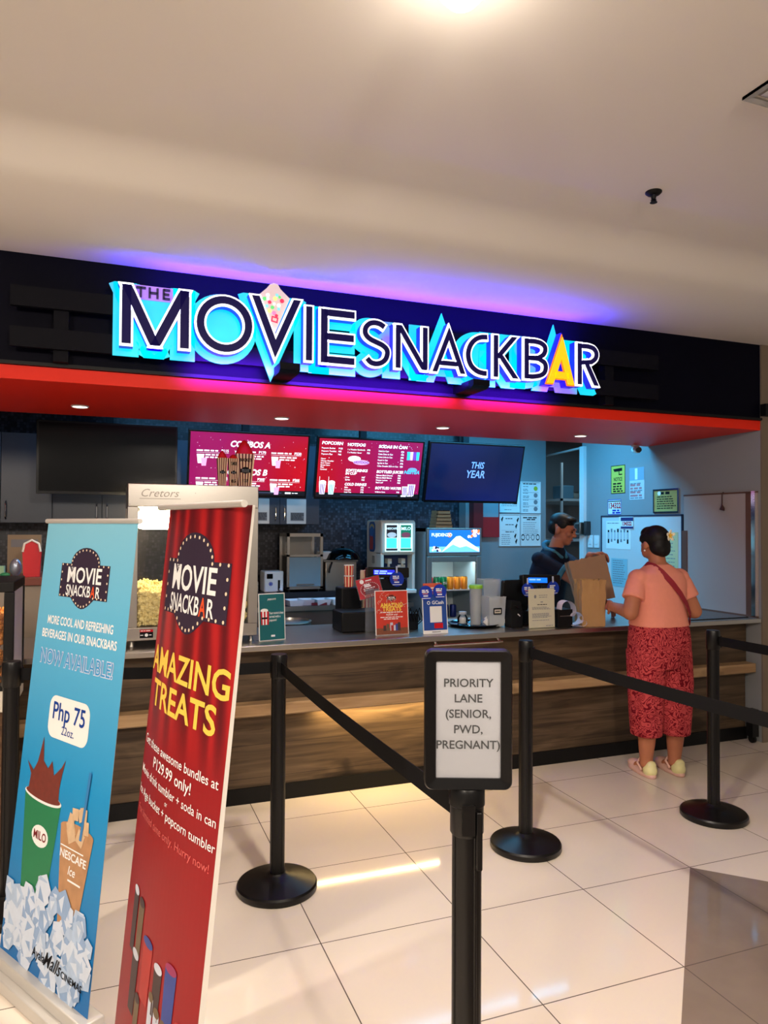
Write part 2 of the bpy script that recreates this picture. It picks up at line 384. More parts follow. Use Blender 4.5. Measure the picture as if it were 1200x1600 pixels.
# ---------------------------------------------------------------- illuminated shop sign
NAVY = mat('navy acrylic letter face', (12, 9, 36), .35, 0, .08, emit=(30, 22, 78), es=.65)
RIM = mat('lit white letter edge', (240, 240, 255), .4, emit=(255, 255, 255), es=1.25)
RETURN = mat('blue lit letter side', (40, 30, 200), .4, emit=(22, 8, 190), es=.8)
BACKLIT, nt, p, tc, sx = nodes('backlit cyan acrylic', rough=.4)
nz = noise_n(nt, tc.outputs['Object'], 3.2, 2)
cc = ramp(nt, nz, [(.30, (150, 120, 235)), (.40, (0, 214, 250)), (.62, (0, 240, 255))])
nt.links.new(cc, p.inputs['Emission Color']); p.inputs['Emission Strength'].default_value = 1.0; p.inputs['Base Color'].default_value = (.02, .1, .2, 1)
AMBER = mat('lit amber letter face', (250, 170, 20), .4, emit=(255, 176, 8), es=1.15)
AMBERR = mat('lit orange letter edge', (250, 120, 20), .4, emit=(255, 120, 20), es=1.0)
def spline(P, n=5):
    out = []
    Q = [P[0]] + list(P) + [P[-1]]
    for i in range(1, len(Q) - 2):
        for k in range(n):
            t = k / n; a, b, c, d = Q[i - 1], Q[i], Q[i + 1], Q[i + 2]
            out.append(tuple(.5 * (2 * b[j] + (c[j] - a[j]) * t + (2 * a[j] - 5 * b[j] + 4 * c[j] - d[j]) * t * t + (3 * b[j] - a[j] - 3 * c[j] + d[j]) * t ** 3) for j in (0, 1)))
    out.append(tuple(P[-1])); return out
def ribbon(P, wd, e=0.0, z0=None, z1=None, closed=False):
    P = [Vector(q) for q in P]; n = len(P)
    if not closed and e:
        P[0] = P[0] - (P[1] - P[0]).normalized() * e; P[-1] = P[-1] + (P[-1] - P[-2]).normalized() * e
    h = wd / 2 + e; Ls = []; Rs = []
    for i in range(n):
        d0 = (P[i] - P[i - 1]).normalized() if (i > 0 or closed) else None
        d1 = (P[(i + 1) % n] - P[i]).normalized() if (i < n - 1 or closed) else None
        d0 = d0 or d1; d1 = d1 or d0
        n0 = Vector((-d0.y, d0.x)); n1 = Vector((-d1.y, d1.x)); q = (n0 + n1)
        q = q.normalized() if q.length > 1e-6 else n0
        k = h / max(.18, q.dot(n0)); Ls.append(P[i] + q * k); Rs.append(P[i] - q * k)
    out = []
    for i in range(n if closed else n - 1):
        j = (i + 1) % n; poly = [tuple(Rs[i]), tuple(Rs[j]), tuple(Ls[j]), tuple(Ls[i])]
        if z0 is not None: poly = clipz(poly, z0 - e, True)
        if z1 is not None and poly: poly = clipz(poly, z1 + e, False)
        if len(poly) > 2: out.append(poly)
    return out
OC = [(.558 + .1255 * math.cos(a * math.pi / 18), 2.661 + .128 * math.sin(a * math.pi / 18)) for a in range(36)]
S_ = [(1.458, 2.738), (1.433, 2.752), (1.401, 2.757), (1.369, 2.749), (1.347, 2.726), (1.342, 2.699), (1.352, 2.677), (1.377, 2.659), (1.412, 2.646), (1.448, 2.632), (1.473, 2.611), (1.477, 2.584), (1.466, 2.553), (1.441, 2.532), (1.409, 2.523), (1.377, 2.529), (1.355, 2.55)]
C_ = [(2.123, 2.745), (2.079, 2.74), (2.039, 2.72), (2.01, 2.685), (1.996, 2.641), (2.0, 2.596), (2.02, 2.559), (2.055, 2.534), (2.091, 2.525), (2.119, 2.524)]
# letter: strokes, stroke width, foot and head heights, solid
SIGN = [
 ('M', [[(.069, 2.81), (.069, 2.51)], [(.060, 2.83), (.214, 2.50)], [(.202, 2.50), (.362, 2.83)], [(.353, 2.81), (.353, 2.51)]], .044, 2.514, 2.812),
 ('O', [OC], .038, None, None),
 ('V', [[(.715, 2.846), (.829, 2.555), (.954, 2.846)]], .037, None, 2.832),
 ('I', [[(1.016, 2.82), (1.016, 2.49)]], .034, 2.509, 2.806),
 ('E', [[(1.102, 2.82), (1.102, 2.49)], [(1.102, 2.785), (1.278, 2.785)], [(1.102, 2.652), (1.274, 2.652)], [(1.102, 2.523), (1.278, 2.523)]], .037, 2.505, 2.803),
 ('S', [spline(S_, 3)], .028, None, None),
 ('N', [[(1.544, 2.78), (1.544, 2.49)], [(1.540, 2.772), (1.716, 2.503)], [(1.714, 2.78), (1.714, 2.49)]], .028, 2.512, 2.760),
 ('A', [[(1.768, 2.49), (1.869, 2.742), (1.968, 2.49)], [(1.81, 2.564), (1.926, 2.564)]], .027, 2.510, None),
 ('C', [spline(C_, 4)], .028, None, None),
 ('K', [[(2.184, 2.78), (2.184, 2.49)], [(2.330, 2.782), (2.196, 2.630)], [(2.208, 2.652), (2.338, 2.490)]], .028, 2.510, 2.763),
 ('B', [[(2.400, 2.765), (2.400, 2.516)], [(2.400, 2.749)] + spline([(2.455, 2.752), (2.50, 2.746), (2.53, 2.727), (2.533, 2.698), (2.517, 2.671), (2.483, 2.652)], 3) + [(2.40, 2.645)],
        [(2.40, 2.645)] + spline([(2.487, 2.645), (2.526, 2.627), (2.538, 2.599), (2.528, 2.563), (2.494, 2.541), (2.441, 2.531)], 3) + [(2.400, 2.530)]], .028, None, None),
 ('A', [[(2.565, 2.48), (2.660, 2.735), (2.735, 2.48)], [(2.603, 2.556), (2.708, 2.556)]], .040, 2.502, None),
 ('R', [[(2.791, 2.772), (2.791, 2.49)], [(2.791, 2.755)] + spline([(2.85, 2.757), (2.896, 2.748), (2.919, 2.718), (2.911, 2.683), (2.878, 2.658)], 3) + [(2.791, 2.648)], [(2.836, 2.662), (2.930, 2.490)]], .028, 2.510, None),
]
SX = frame((0, 0, 0), (1, 0, 0), (0, 0, 1))        # x = X, y = Z, z = -Y
sign = thing('shop_sign', 'large backlit sign reading MOVIE SNACKBAR with white edged letters on the black fascia', 'sign', (1.5, 3.95, 2.36))
mid = {'A': 0}
for i, (ch, strokes, wd, z0, z1) in enumerate(SIGN):
    amber = i == 11
    face = MB(); rim = MB(); plate = MB(); rets = MB()
    for st in strokes:
        cl = ch == 'O'
        if amber:
            for q in ribbon(st, wd, 0, z0, z1, cl): face.prism(q, -3.86, -3.845, AMBER, SX)
            for q in ribbon(st, wd, .007, z0, z1, cl): rim.prism(q, -3.885, -3.858, AMBERR, SX)
        else:
            for q in ribbon(st, wd, 0, z0, z1, cl): face.prism(q, -3.86, -3.845, NAVY, SX)
            for q in ribbon(st, wd, .0108, z0, z1, cl): rim.prism(q, -3.868, -3.852, RIM, SX)
        for q in ribbon(st, wd, .0105, z0, z1, cl): rets.prism(q, -3.925, -3.866, RETURN, SX)
        for q in ribbon(st, wd, .034 if amber else .042, z0, z1, cl): plate.prism(q, -3.965, -3.955, BACKLIT, SX)
    if ch == 'O': plate.prism(OC, -3.966, -3.954, BACKLIT, SX)
    if ch == 'M': plate.prism([(.069, 2.82), (.353, 2.82), (.353, 2.59), (.21, 2.49), (.069, 2.59)], -3.966, -3.954, BACKLIT, SX)
    if ch == 'C': plate.prism([(q[0], q[1]) for q in spline(C_, 4)], -3.966, -3.954, BACKLIT, SX)
    lt = rets.build('letter', sign, label=('amber lit letter A' if amber else 'navy letter %s with lit white edge' % ch))
    face.build('letter_face', lt); rim.build('letter_edge', lt); plate.build('backlit_plate', lt)
# lilac plate with the small word over the first letter
LILAC = mat('backlit lilac acrylic', (190, 150, 230), .4, emit=(150, 100, 225), es=.7)
DKINK = mat('dark violet letter', (40, 20, 90), .4)
mb = MB().prism([(.095, 2.772), (.30, 2.772), (.30, 2.845), (.095, 2.845)], -3.952, -3.94, LILAC, SX)
for st in ([(.116, 2.829), (.164, 2.829)], [(.139, 2.829), (.139, 2.780)], [(.183, 2.834), (.183, 2.780)], [(.222, 2.834), (.222, 2.780)], [(.183, 2.807), (.222, 2.807)],
           [(.253, 2.834), (.253, 2.780)], [(.253, 2.830), (.285, 2.830)], [(.253, 2.807), (.281, 2.807)], [(.253, 2.784), (.285, 2.784)]):
    for q in ribbon(st, .011): mb.prism(q, -3.94, -3.925, DKINK, SX)
mb.build('small_word', sign)
CONE = mat('lit popcorn panel', (205, 185, 180), .5, emit=(196, 172, 172), es=.75)
DOTS = [mat('sign dot %s' % n, c, .4, emit=c, es=e) for n, c, e in (('white', (240, 255, 240), 1), ('green', (90, 200, 110), .9), ('red', (200, 40, 80), .9), ('yellow', (240, 230, 120), 1), ('pink', (230, 120, 170), .9), ('teal', (120, 200, 210), .9))]
mb = MB().prism([(.745, 2.85), (.783, 2.887), (.802, 2.911), (.821, 2.92), (.844, 2.916), (.86, 2.89), (.912, 2.844), (.83, 2.643)], -3.895, -3.872, CONE, SX)
for k, (x, z, r, d) in enumerate([(.79, 2.85, .010, 0), (.772, 2.828, .011, 1), (.80, 2.812, .010, 2), (.79, 2.83, .008, 0), (.83, 2.835, .011, 3), (.868, 2.826, .012, 2), (.84, 2.855, .009, 5), (.85, 2.80, .010, 0),
                                 (.815, 2.785, .010, 1), (.80, 2.765, .011, 3), (.825, 2.755, .012, 4), (.85, 2.78, .009, 5), (.785, 2.79, .009, 5), (.825, 2.805, .008, 0), (.838, 2.742, .009, 2), (.855, 2.845, .008, 1)]):
    mb.disc(x, z, r, DOTS[d], SX, 3.8705 - 2 * 3.8705 + .0)
for q in ribbon([(.815, 2.735), (.845, 2.729), (.841, 2.705), (.812, 2.711)], .007, closed=True): mb.prism(q, -3.872, -3.869, DOTS[2], SX)
mb.build('popcorn_panel', sign, label='pale popcorn shape with coloured dots inside the V')
GREYBAR = mat('dark grey steel bar', (17, 17, 24), .5, 0, .06, noise=(8, .1))
for z0, z1 in ((2.685, 2.785), (2.482, 2.582)): MB().box(-.47, 3.53, 3.972, 4.0, z0, z1, GREYBAR).build('support_bar', sign)
for x in (-.24, 3.14): MB().box(x - .035, x + .035, 4.0, 4.07, 2.425, 2.72, GREYBAR).build('bracket', sign)
for x in (.90, 2.06): MB().prism([(4.07, 2.425), (3.83, 2.425), (3.80, 2.44), (3.80, 2.475), (4.07, 2.475)], x - .055, x + .055, GREYBAR, frame((0, 0, 0), (0, 1, 0), (0, 0, 1))).build('bracket', sign)

# ---------------------------------------------------------------- service counter
LEDS = mat('warm led strip', (255, 220, 150), .4, emit=(255, 205, 110), es=22)
cnt = thing('service_counter', 'long wooden snack counter with steel top, plank front and oak ledge', 'counter', (1.0, 4.4, 0))
MB().box(XL, 4.55, 4.05, 4.78, .893, .926, STEEL).build('countertop', cnt, bevel=.004)
MB().box(XL, 4.55, 4.19, 4.74, .585, .893, WOOD).build('upper_panel', cnt)
MB().box(XL, 4.55, 4.10, 4.20, .516, .585, OAK).build('ledge', cnt, bevel=.003)
MB().box(XL, 4.55, 4.20, 4.74, .09, .516, WOOD).build('lower_panel', cnt)
MB().box(XL, 4.55, 4.185, 4.74, 0, .09, BLACK).build('kick_plate', cnt)
MB().box(1.16, 1.96, 4.145, 4.160, .508, .516, LEDS).build('led_strip', cnt)
light('ledge_led_light', 'AREA', (1.56, 4.150, .504), 5.0, (1, .72, .32), .80, .012, (0, 0, 0))
mb = MB().tube([(1.86, 4.055, .872), (1.86, 4.03, .872), (2.34, 4.03, .872), (2.34, 4.055, .872)], .007, CHROME)
mb.cyl((1.88, 4.03, .872), (1.88, 4.06, .888), .009, CHROME).cyl((2.32, 4.03, .872), (2.32, 4.06, .888), .009, CHROME); mb.build('towel_rail', cnt)
mb = MB().box(4.47, 4.53, 4.06, 4.12, .05, .25, BLACK).cyl((4.49, 4.09, .03), (4.51, 4.09, .03), .03, BLACK, seg=20); mb.build('end_caster', cnt)

# ---------------------------------------------------------------- stanchions and belts
def make_stanchion(t, sign_holder=False):
    MB().lathe([(.001, 0), (.172, 0), (.176, .006), (.176, .026), (.170, .034), (.085, .058), (.05, .064), (.036, .075), (.001, .075)], BLACKP, seg=56).build('base', t)
    mb = MB().lathe([(.0325, .06), (.0325, .975)], BLACKP, seg=40)
    for a in range(4):
        c, s_ = math.cos(a * math.pi / 2 + .5), math.sin(a * math.pi / 2 + .5)
        mb.tube([(.0315 * c, .0315 * s_, .08), (.0315 * c, .0315 * s_, .94)], .004, BLACKP, 8)
    mb.build('post', t)
    MB().lathe([(.034, .925), (.037, .93), (.037, 1.022), (.034, 1.03), (.001, 1.031)], BLACKP, seg=40).build('belt_head', t)
    MB().box(-.014, .014, -.044, -.030, .935, 1.0, BLACKP).build('belt_clip', t)
STP = [(.711, 3.176), (1.965, 3.155), (3.150, 3.124), (-.372, 3.372)]
SLAB = ['black belt stanchion standing between the red banner and the sign post', 'black belt stanchion standing behind the priority lane sign', 'black belt stanchion standing nearest the woman in pink', 'black belt stanchion at the left edge behind the blue banner']
st0 = thing('stanchion', SLAB[0], 'stanchion', (0, 0, 0), 'belt stanchions'); make_stanchion(st0)
for i, (x, y) in enumerate(STP):
    if i: dup(st0, (x, y, 0), R(40 * i), SLAB[i])
st0.location = (*STP[0], 0)
SGN = (.745, 1.437); A_SG = R(-21.5)
t = thing('sign_stanchion', 'black stanchion post in front carrying a framed priority lane sign', 'sign', (0, 0, 0))
make_stanchion(t)
MB().lathe([(.0345, .985), (.0395, .99), (.0395, 1.022), (.036, 1.03), (.001, 1.031)], BLACKP, seg=40).build('post_cap', t)
def rrect(a, b_, r, n=6):
    out = []
    for cx, cy, s0 in ((a - r, b_ - r, 0), (-a + r, b_ - r, 90), (-a + r, -b_ + r, 180), (a - r, -b_ + r, 270)):
        for k in range(n + 1): an = R(s0 + 90 * k / n); out.append((cx + r * math.cos(an), cy + r * math.sin(an)))
    return out
SW, SH, SZ = .0955, .1515, 1.180
ft = frame((0, -.018, SZ), (1, 0, 0), (0, 0, 1))
mb = MB(); po = rrect(SW, SH, .017); pi_ = rrect(SW - .025, SH - .025, .003); n = len(po)
for z0, z1, a, b_ in ((0, 0, po, pi_),):
    v = [(*q, .008) for q in po] + [(q[0] * .97, q[1] * .98, .016) for q in po] + [(*q, .011) for q in pi_] + [(*q, .004) for q in pi_] + [(*q, -.012) for q in po]
    f = []
    for i in range(n):
        j = (i + 1) % n; f += [(i, j, n + j, n + i), (n + i, n + j, 2 * n + j, 2 * n + i), (2 * n + i, 2 * n + j, 3 * n + j, 3 * n + i), (4 * n + j, 4 * n + i, i, j)[::-1]]
    f.append(tuple(reversed(range(4 * n, 5 * n)))); mb.add(v, f, BLACKP, ft)
sgf = mb.build('sign_frame', t)
mb = MB().rect(-SW + .022, SW - .022, -SH + .022, SH - .022, PAPER, ft, .0052)
for k, l in enumerate(('PRIORITY', 'LANE', '(SENIOR,', 'PWD,', 'PREGNANT)')): mb.text(l, 0, .078 - .0335 * k, .0255, INK, ft, .0060, .014)
mb.build('sign_sheet', sgf, smooth=0)
MB().rect(-SW + .024, SW - .024, -SH + .024, SH - .024, ACRYL, ft, .0072).build('sign_cover', sgf, smooth=0)
MB().cyl((0, .0, 1.02), (0, -.0, 1.04), .02, BLACKP).build('sign_socket', t)
MB().box(.016, .030, -.042, -.028, .86, .985, BLACKP).build('belt_slot', t, bevel=.003)
t.location = (*SGN, 0); t.rotation_euler = (0, 0, A_SG)
def belt(p0, p1, z0, z1, lab, sag=.01, h=.05):
    n = 16; v = []; f = []
    for i in range(n + 1):
        u = i / n; x = p0[0] + (p1[0] - p0[0]) * u; y = p0[1] + (p1[1] - p0[1]) * u; z = z0 + (z1 - z0) * u - sag * 4 * u * (1 - u)
        d = Vector((p1[1] - p0[1], p0[0] - p1[0], 0)).normalized() * .0009
        v += [(x + d.x, y + d.y, z - h / 2), (x + d.x, y + d.y, z + h / 2), (x - d.x, y - d.y, z + h / 2), (x - d.x, y - d.y, z - h / 2)]
    for i in range(n):
        for k in range(4): a = 4 * i + k; b_ = 4 * i + (k + 1) % 4; f.append((a, b_, b_ + 4, a + 4))
    f += [(0, 1, 2, 3), (4 * n + 3, 4 * n + 2, 4 * n + 1, 4 * n)]
    return MB().add(v, f, BELT).build('barrier_belt', label=lab, cat='belt', group='barrier belts')
def between(a, b_, r=.036):
    d = (Vector(b_) - Vector(a)).normalized() * r; return (a[0] + d.x, a[1] + d.y), (b_[0] - d.x, b_[1] - d.y)
belt(*between(STP[3], STP[0]), .975, .972, 'black belt running left behind the two banners')
belt(*between(STP[0], SGN), .975, .965, 'black belt from the middle stanchion to the priority lane sign post')
belt(*between(STP[1], (2.05, 1.47), .036), .975, .975, 'black belt passing in front of the woman in pink', .012)
belt(*between(STP[2], (3.36, 1.47), .036), .975, .965, 'black belt running right from the stanchion nearest the woman')
for x, y, l in ((2.05, 1.47, 'black belt stanchion beyond the right edge holding the nearer belt'), (3.36, 1.47, 'black belt stanchion beyond the right edge holding the farther belt')): dup(st0, (x, y, 0), 1, l)

# ---------------------------------------------------------------- roll-up banners
SILV = mat('satin aluminium', (206, 202, 196), .38, .35)
BWHITE = mat('white banner back', (212, 208, 202), .6)
def banner(name, lab, bl, br, lean, top_z, face, art, curl=0.0, ribs=0):
    bl = Vector(bl); br = Vector(br); d = (br - bl); wd = d.length; d.normalize(); back = Vector((-d.y, d.x, 0))
    H = top_z - .085; up = (Vector((0, 0, H)) + back * lean); Lh = up.length
    o = (bl + br) / 2; o.z = .085
    T = frame(o, d, up)
    t = thing(name, lab, 'banner', ((bl.x + br.x) / 2, (bl.y + br.y) / 2, 0))
    fn = (lambda q: (q[0], q[1], q[2] - curl * ((2 * q[0] / wd) ** 2) + .0)) if curl else None
    mb = MB(T, fn); n = 24
    for i in range(n):
        x0 = -wd / 2 + wd * i / n; x1 = -wd / 2 + wd * (i + 1) / n
        mb.add([(x0, 0, 0), (x1, 0, 0), (x1, Lh, 0), (x0, Lh, 0)], [(0, 1, 2, 3)], face)
        mb.add([(x0, 0, -.0012), (x1, 0, -.0012), (x1, Lh, -.0012), (x0, Lh, -.0012)], [(3, 2, 1, 0)], BWHITE)
    art(mb, wd, Lh)
    mb.build('print', t, smooth=20)
    bb = MB(frame((bl + br) / 2, d, back)).prism([(-wd / 2 - .02, -.055), (wd / 2 + .02, -.055), (wd / 2 + .02, .06), (-wd / 2 - .02, .06)], 0, .045, SILV)
    bb.prism([(-wd / 2 - .02, -.030), (wd / 2 + .02, -.030), (wd / 2 + .02, .045), (-wd / 2 - .02, .045)], .045, .085, SILV)
    for s_ in (-1, 1): bb.prism([(s_ * (wd / 2 + .012) - .02, -.075), (s_ * (wd / 2 + .012) + .02, -.075), (s_ * (wd / 2 + .012) + .02, .08), (s_ * (wd / 2 + .012) - .02, .08)], 0, .02, BLACKP)
    bb.build('base_case', t, bevel=.004)
    MB(T).tube([(-wd / 2 - .01, Lh, 0), (wd / 2 + .012, Lh, 0)], .009, SILV, 14).build('top_rail', t)
    MB(T).tube([(0, .0, -.035), (0, Lh, -.012)], .007, BLACKP, 10).build('support_pole', t)
    return t
def marquee(mb, T, cx, cy, s, plate, bulb, wink, redink, lean=0):
    a = [(-.5, -.21), (-.24, -.21)] + [(-.24 + .48 * k / 8, -.21 - .11 * math.sin(math.pi * k / 8)) for k in range(1, 8)] + [(.24, -.21), (.5, -.21), (.5, .16), (.30, .16)]
    a += [(.30 * math.cos(math.pi * k / 12), .16 + .18 * math.sin(math.pi * k / 12)) for k in range(1, 12)] + [(-.30, .16), (-.5, .16)]
    mb.poly([(cx + q[0] * s, cy + q[1] * s) for q in a], plate, T, .0008)
    per = []; ins = [(q[0] * .94, q[1] * .92) for q in a]
    for i in range(len(ins)):
        p0, p1 = Vector(ins[i]), Vector(ins[(i + 1) % len(ins)]); L_ = (p1 - p0).length; k = max(1, int(L_ / .07))
        for j in range(k): per.append(p0.lerp(p1, j / k))
    for q in per: mb.disc(cx + q.x * s, cy + q.y * s, .012 * s, bulb, T, .0016, 8)
    mb.text('THE', cx - .24 * s, cy + .105 * s, .045 * s, wink, T, .0016, .01)
    mb.text('MOVIE', cx, cy + .030 * s, .235 * s, wink, T, .0016, .02, width=.70 * s)
    mb.text('SNACKB', cx - .095 * s, cy - .135 * s, .165 * s, wink, T, .0016, .015, width=.51 * s)
    mb.text('A', cx + .210 * s, cy - .135 * s, .165 * s, redink, T, .0016, .02, width=.09 * s)
    mb.text('R', cx + .305 * s, cy - .135 * s, .165 * s, wink, T, .0016, .015, width=.085 * s)
MARQ = mat('dark violet print', (52, 40, 58), .6, 0, .15); BULB = mat('bulb print', (236, 214, 184), .6, 0, .15); ORANGE = mat('orange print', (226, 84, 44), .6, 0, .15)
# blue banner
BLUEP, nt, p, tc, sx = nodes('blue banner print', rough=.45, spec=.3)
nt.links.new(ramp(nt, mth(nt, 'DIVIDE', sx.outputs[2], 1.6), [(.05, (22, 104, 172)), (.45, (22, 140, 198)), (.8, (96, 178, 214)), (1, (128, 194, 220))]), p.inputs['Base Color'])
GRN = mat('green cup print', (22, 120, 76), .5); CHOC = mat('chocolate print', (112, 44, 34), .5, noise=(40, .35)); COFF = mat('iced coffee print', (178, 132, 92), .5, noise=(22, .3))
ICE1 = mat('ice print pale', (206, 218, 236), .5, noise=(30, .1)); ICE2 = mat('ice print blue', (172, 194, 222), .5, noise=(30, .2)); ICE3 = mat('ice print deep', (140, 168, 206), .5, noise=(30, .2))
NAVYI = mat('deep blue ink', (26, 62, 142), .6, 0, .1); OUTL = mat('pale lilac ink', (206, 216, 240), .6, 0, .1); DKRED = mat('dark red print', (120, 16, 24), .5)
CUPW = mat('cup rim print', (238, 238, 236), .5)
def blue_art(mb, wd, Lh):
    T = Matrix(); k = wd / .56
    marquee(mb, T, .0, Lh - .205, .325, MARQ, BULB, WHITEINK, ORANGE)
    mb.text('MORE COOL AND REFRESHING', .0, Lh - .362, .042, WHITEINK, T, bold=.02, width=.44)
    mb.text('BEVERAGES IN OUR SNACKBARS', .0, Lh - .412, .042, WHITEINK, T, bold=.02, width=.50)
    mb.text('NOW AVAILABLE!', .0, Lh - .495, .072, OUTL, T, z=.001, bold=.045, width=.49)
    mb.text('NOW AVAILABLE!', .0, Lh - .495, .072, mat('banner blue ink', (70, 150, 205), .6, 0, .1), T, z=.002, bold=-.002, width=.485)
    mb.poly([(q[0] + .0, q[1] + Lh - .69) for q in rrect(.135, .072, .04)], CUPW, T, .001)
    mb.text('Php 75', .0, Lh - .672, .084, NAVYI, T, .002, .012, width=.215)
    mb.text('22oz.', .005, Lh - .730, .040, NAVYI, T, .002)
    rnd = random.Random(3)
    # green cup
    x0, yb, yt = -.115, .21, .565
    mb.poly([(x0 - .082, yb), (x0 + .085, yb - .02), (x0 + .128, yt), (x0 - .128, yt)], GRN, T, .001)
    mb.disc(x0, yt, .130, CUPW, T, .0012, 32, .022); mb.disc(x0, yt + .004, .122, CHOC, T, .0016, 32, .017)
    sp = [(-.108, 0), (-.10, .06), (-.135, .10), (-.085, .075), (-.06, .11), (-.035, .20), (-.02, .12), (.015, .10), (.04, .13), (.06, .085), (.105, .12), (.128, .15), (.112, .09), (.105, .05), (.108, 0)]
    mb.poly([(x0 + a, yt + c) for a, c in sp], CHOC, T, .0014)
    mb.disc(x0 + .01, yt - .13, .058, CUPW, T, .0016, 20, .036); mb.text('MILO', x0 + .01, yt - .13, .040, DKRED, T, .0022, .02, width=.088)
    # iced coffee glass
    x1, yb, yt = .125, .19, .51
    mb.poly([(x1 - .055, yb), (x1 + .055, yb), (x1 + .108, yt), (x1 - .098, yt)], COFF, T, .0018)
    mb.disc(x1 + .005, yt, .104, COFF, T, .002, 28, .022)
    for q in range(9):
        a, c = x1 + rnd.uniform(-.07, .08), yt + rnd.uniform(-.02, .07); r = rnd.uniform(.02, .035); an = rnd.random() * 6
        mb.poly([(a + r * math.cos(an + j * 1.57), c + r * math.sin(an + j * 1.57)) for j in range(4)], mat('coffee ice print', (208, 176, 140), .5, noise=(35, .25)), T, .0022 + q * .0002)
    mb.poly([(x1 + .028, yt - .02), (x1 + .042, yt - .02), (x1 + .062, yt + .20), (x1 + .048, yt + .20)], mat('straw print', (46, 120, 180), .5), T, .0046)
    mb.text('NESCAFE', x1 - .002, yt - .085, .036, WHITEINK, T, .0026, .02, width=.165); mb.rect(x1 - .085, x1 + .06, yt - .062, yt - .058, WHITEINK, T, .0026)
    mb.text('Ice', x1 + .0, yt - .128, .040, WHITEINK, T, .0026, .01, shear=.2); mb.rect(x1 - .02, x1 + .06, yt - .160, yt - .154, WHITEINK, T, .0026)
    # ice cubes
    for q in range(95):
        a = rnd.uniform(-wd / 2 + .02, wd / 2 - .02); c = rnd.uniform(.015, .25 + .05 * math.cos(a * 8)); r = rnd.uniform(.030, .052); an = rnd.random() * 6
        z = .0030 + q * .00002
        mb.poly([(max(-wd / 2, min(wd / 2, a + r * math.cos(an + j * 1.256))), c + r * math.sin(an + j * 1.256)) for j in range(5)], (ICE1, ICE2, ICE1, ICE3)[q % 4], T, z)
        mb.poly([(max(-wd / 2, min(wd / 2, a + r * .6 * math.cos(an + j * 1.57))), c + r * .6 * math.sin(an + j * 1.57)) for j in range(3)], (ICE2, ICE1, ICE3, ICE1)[q % 4], T, z + .00001)
    mb.text('Ayala', -.02, .075, .042, INK, T, .006, .01, width=.085); mb.text('Malls', .075, .078, .066, INK, T, .006, .005, shear=.4, width=.105); mb.text('CINEMAS', .195, .070, .030, INK, T, .006, .012, width=.13)
banner('blue_banner', 'blue roll-up banner with iced drinks and a price, leftmost of the two banners', (-.348, 2.935, 0), (-.044, 2.416, 0), .155, 1.612, BLUEP, blue_art)
# red banner
REDB, nt, p, tc, sx = nodes('red curtain banner print', rough=.42, spec=.3)
xx = mth(nt, 'ADD', sx.outputs[0], mth(nt, 'MULTIPLY', sx.outputs[1], -.6))
n1 = mth(nt, 'SINE', mth(nt, 'ADD', mth(nt, 'MULTIPLY', xx, 70), mth(nt, 'MULTIPLY', noise_n(nt, tc.outputs['Object'], 5, 2, (1, 1, .1)), 12)))
cur = ramp(nt, mth(nt, 'ADD', mth(nt, 'MULTIPLY', n1, .5), .5), [(0, (92, 10, 18)), (.55, (134, 15, 24)), (1, (172, 28, 30))])
flat = mixc(nt, noise_n(nt, tc.outputs['Object'], 2, 1), (146, 17, 24), (140, 15, 22))
mk = nt.nodes.new('ShaderNodeMapRange'); mk.inputs[1].default_value = .95; mk.inputs[2].default_value = 1.1; nt.links.new(sx.outputs[2], mk.inputs[0])
nt.links.new(mixc(nt, mk.outputs[0], flat, cur), p.inputs['Base Color'])
def red_art(mb, wd, Lh):
    T = Matrix(); rnd = random.Random(5)
    mb.poly([(wd / 2 - .014, 0), (wd / 2 + .012, 0), (wd / 2 + .012, Lh), (wd / 2 + .002, Lh)], BWHITE, T, .001)
    marquee(mb, T, .01, Lh - 0.216, .42, MARQ, BULB, WHITEINK, ORANGE)
    mb.text('AMAZING', .0, Lh - 0.451, .104, YELLOW, T, bold=.02, width=.535); mb.text('TREATS', .0, Lh - 0.545, .104, YELLOW, T, bold=.02, width=.44)
    mb.text('Get these awesome bundles at', .0, Lh - 0.684, .036, WHITEINK, T, bold=.006, width=.51)
    mb.text('P129.99 only!', .0, Lh - 0.727, .042, WHITEINK, T, bold=.01, width=.27)
    mb.text('Movie drink tumbler + soda in can', .0, Lh - 0.773, .034, WHITEINK, T, bold=.004, width=.52)
    mb.text('or', .0, Lh - 0.802, .020, WHITEINK, T)
    mb.text('Ice Age bucket + popcorn tumbler', .0, Lh - 0.831, .034, WHITEINK, T, bold=.004, width=.53)
    mb.text('For limited time only. Hurry now!', .0, Lh - 0.883, .030, mat('faded red ink', (214, 96, 92), .6), T, width=.50)
    g = [mat('cup print %d' % i, c, .5, noise=(20, .2)) for i, c in enumerate([(60, 40, 42), (170, 40, 36), (196, 200, 214), (48, 66, 140), (104, 84, 60), (150, 40, 90)])]
    for x, y, w_, h_, q in [(-.16, .33, .05, .16, 0), (-.10, .34, .05, .14, 4), (-.11, .19, .06, .15, 0), (-.02, .26, .07, .15, 1), (.035, .18, .03, .12, 2), (.075, .16, .035, .12, 2), (.06, .26, .05, .12, 0), (.115, .15, .035, .12, 2), (.13, .26, .06, .15, 3), (.185, .18, .03, .12, 5), (-.06, .15, .04, .10, 4)]:
        mb.poly([(x - w_ * .42, y), (x + w_ * .42, y), (x + w_ * .5, y + h_), (x - w_ * .5, y + h_)], g[q], T, .001 + .0004 * abs(x) * 10); mb.disc(x, y + h_, w_ * .5, g[(q + 2) % 6], T, .0018, 16, .012)
banner('red_banner', 'red roll-up banner with a curtain print and yellow title, in front of the popcorn machine', (.0, 2.268, 0), (.155, 1.733, 0), .155, 1.653, REDB, red_art, .028)
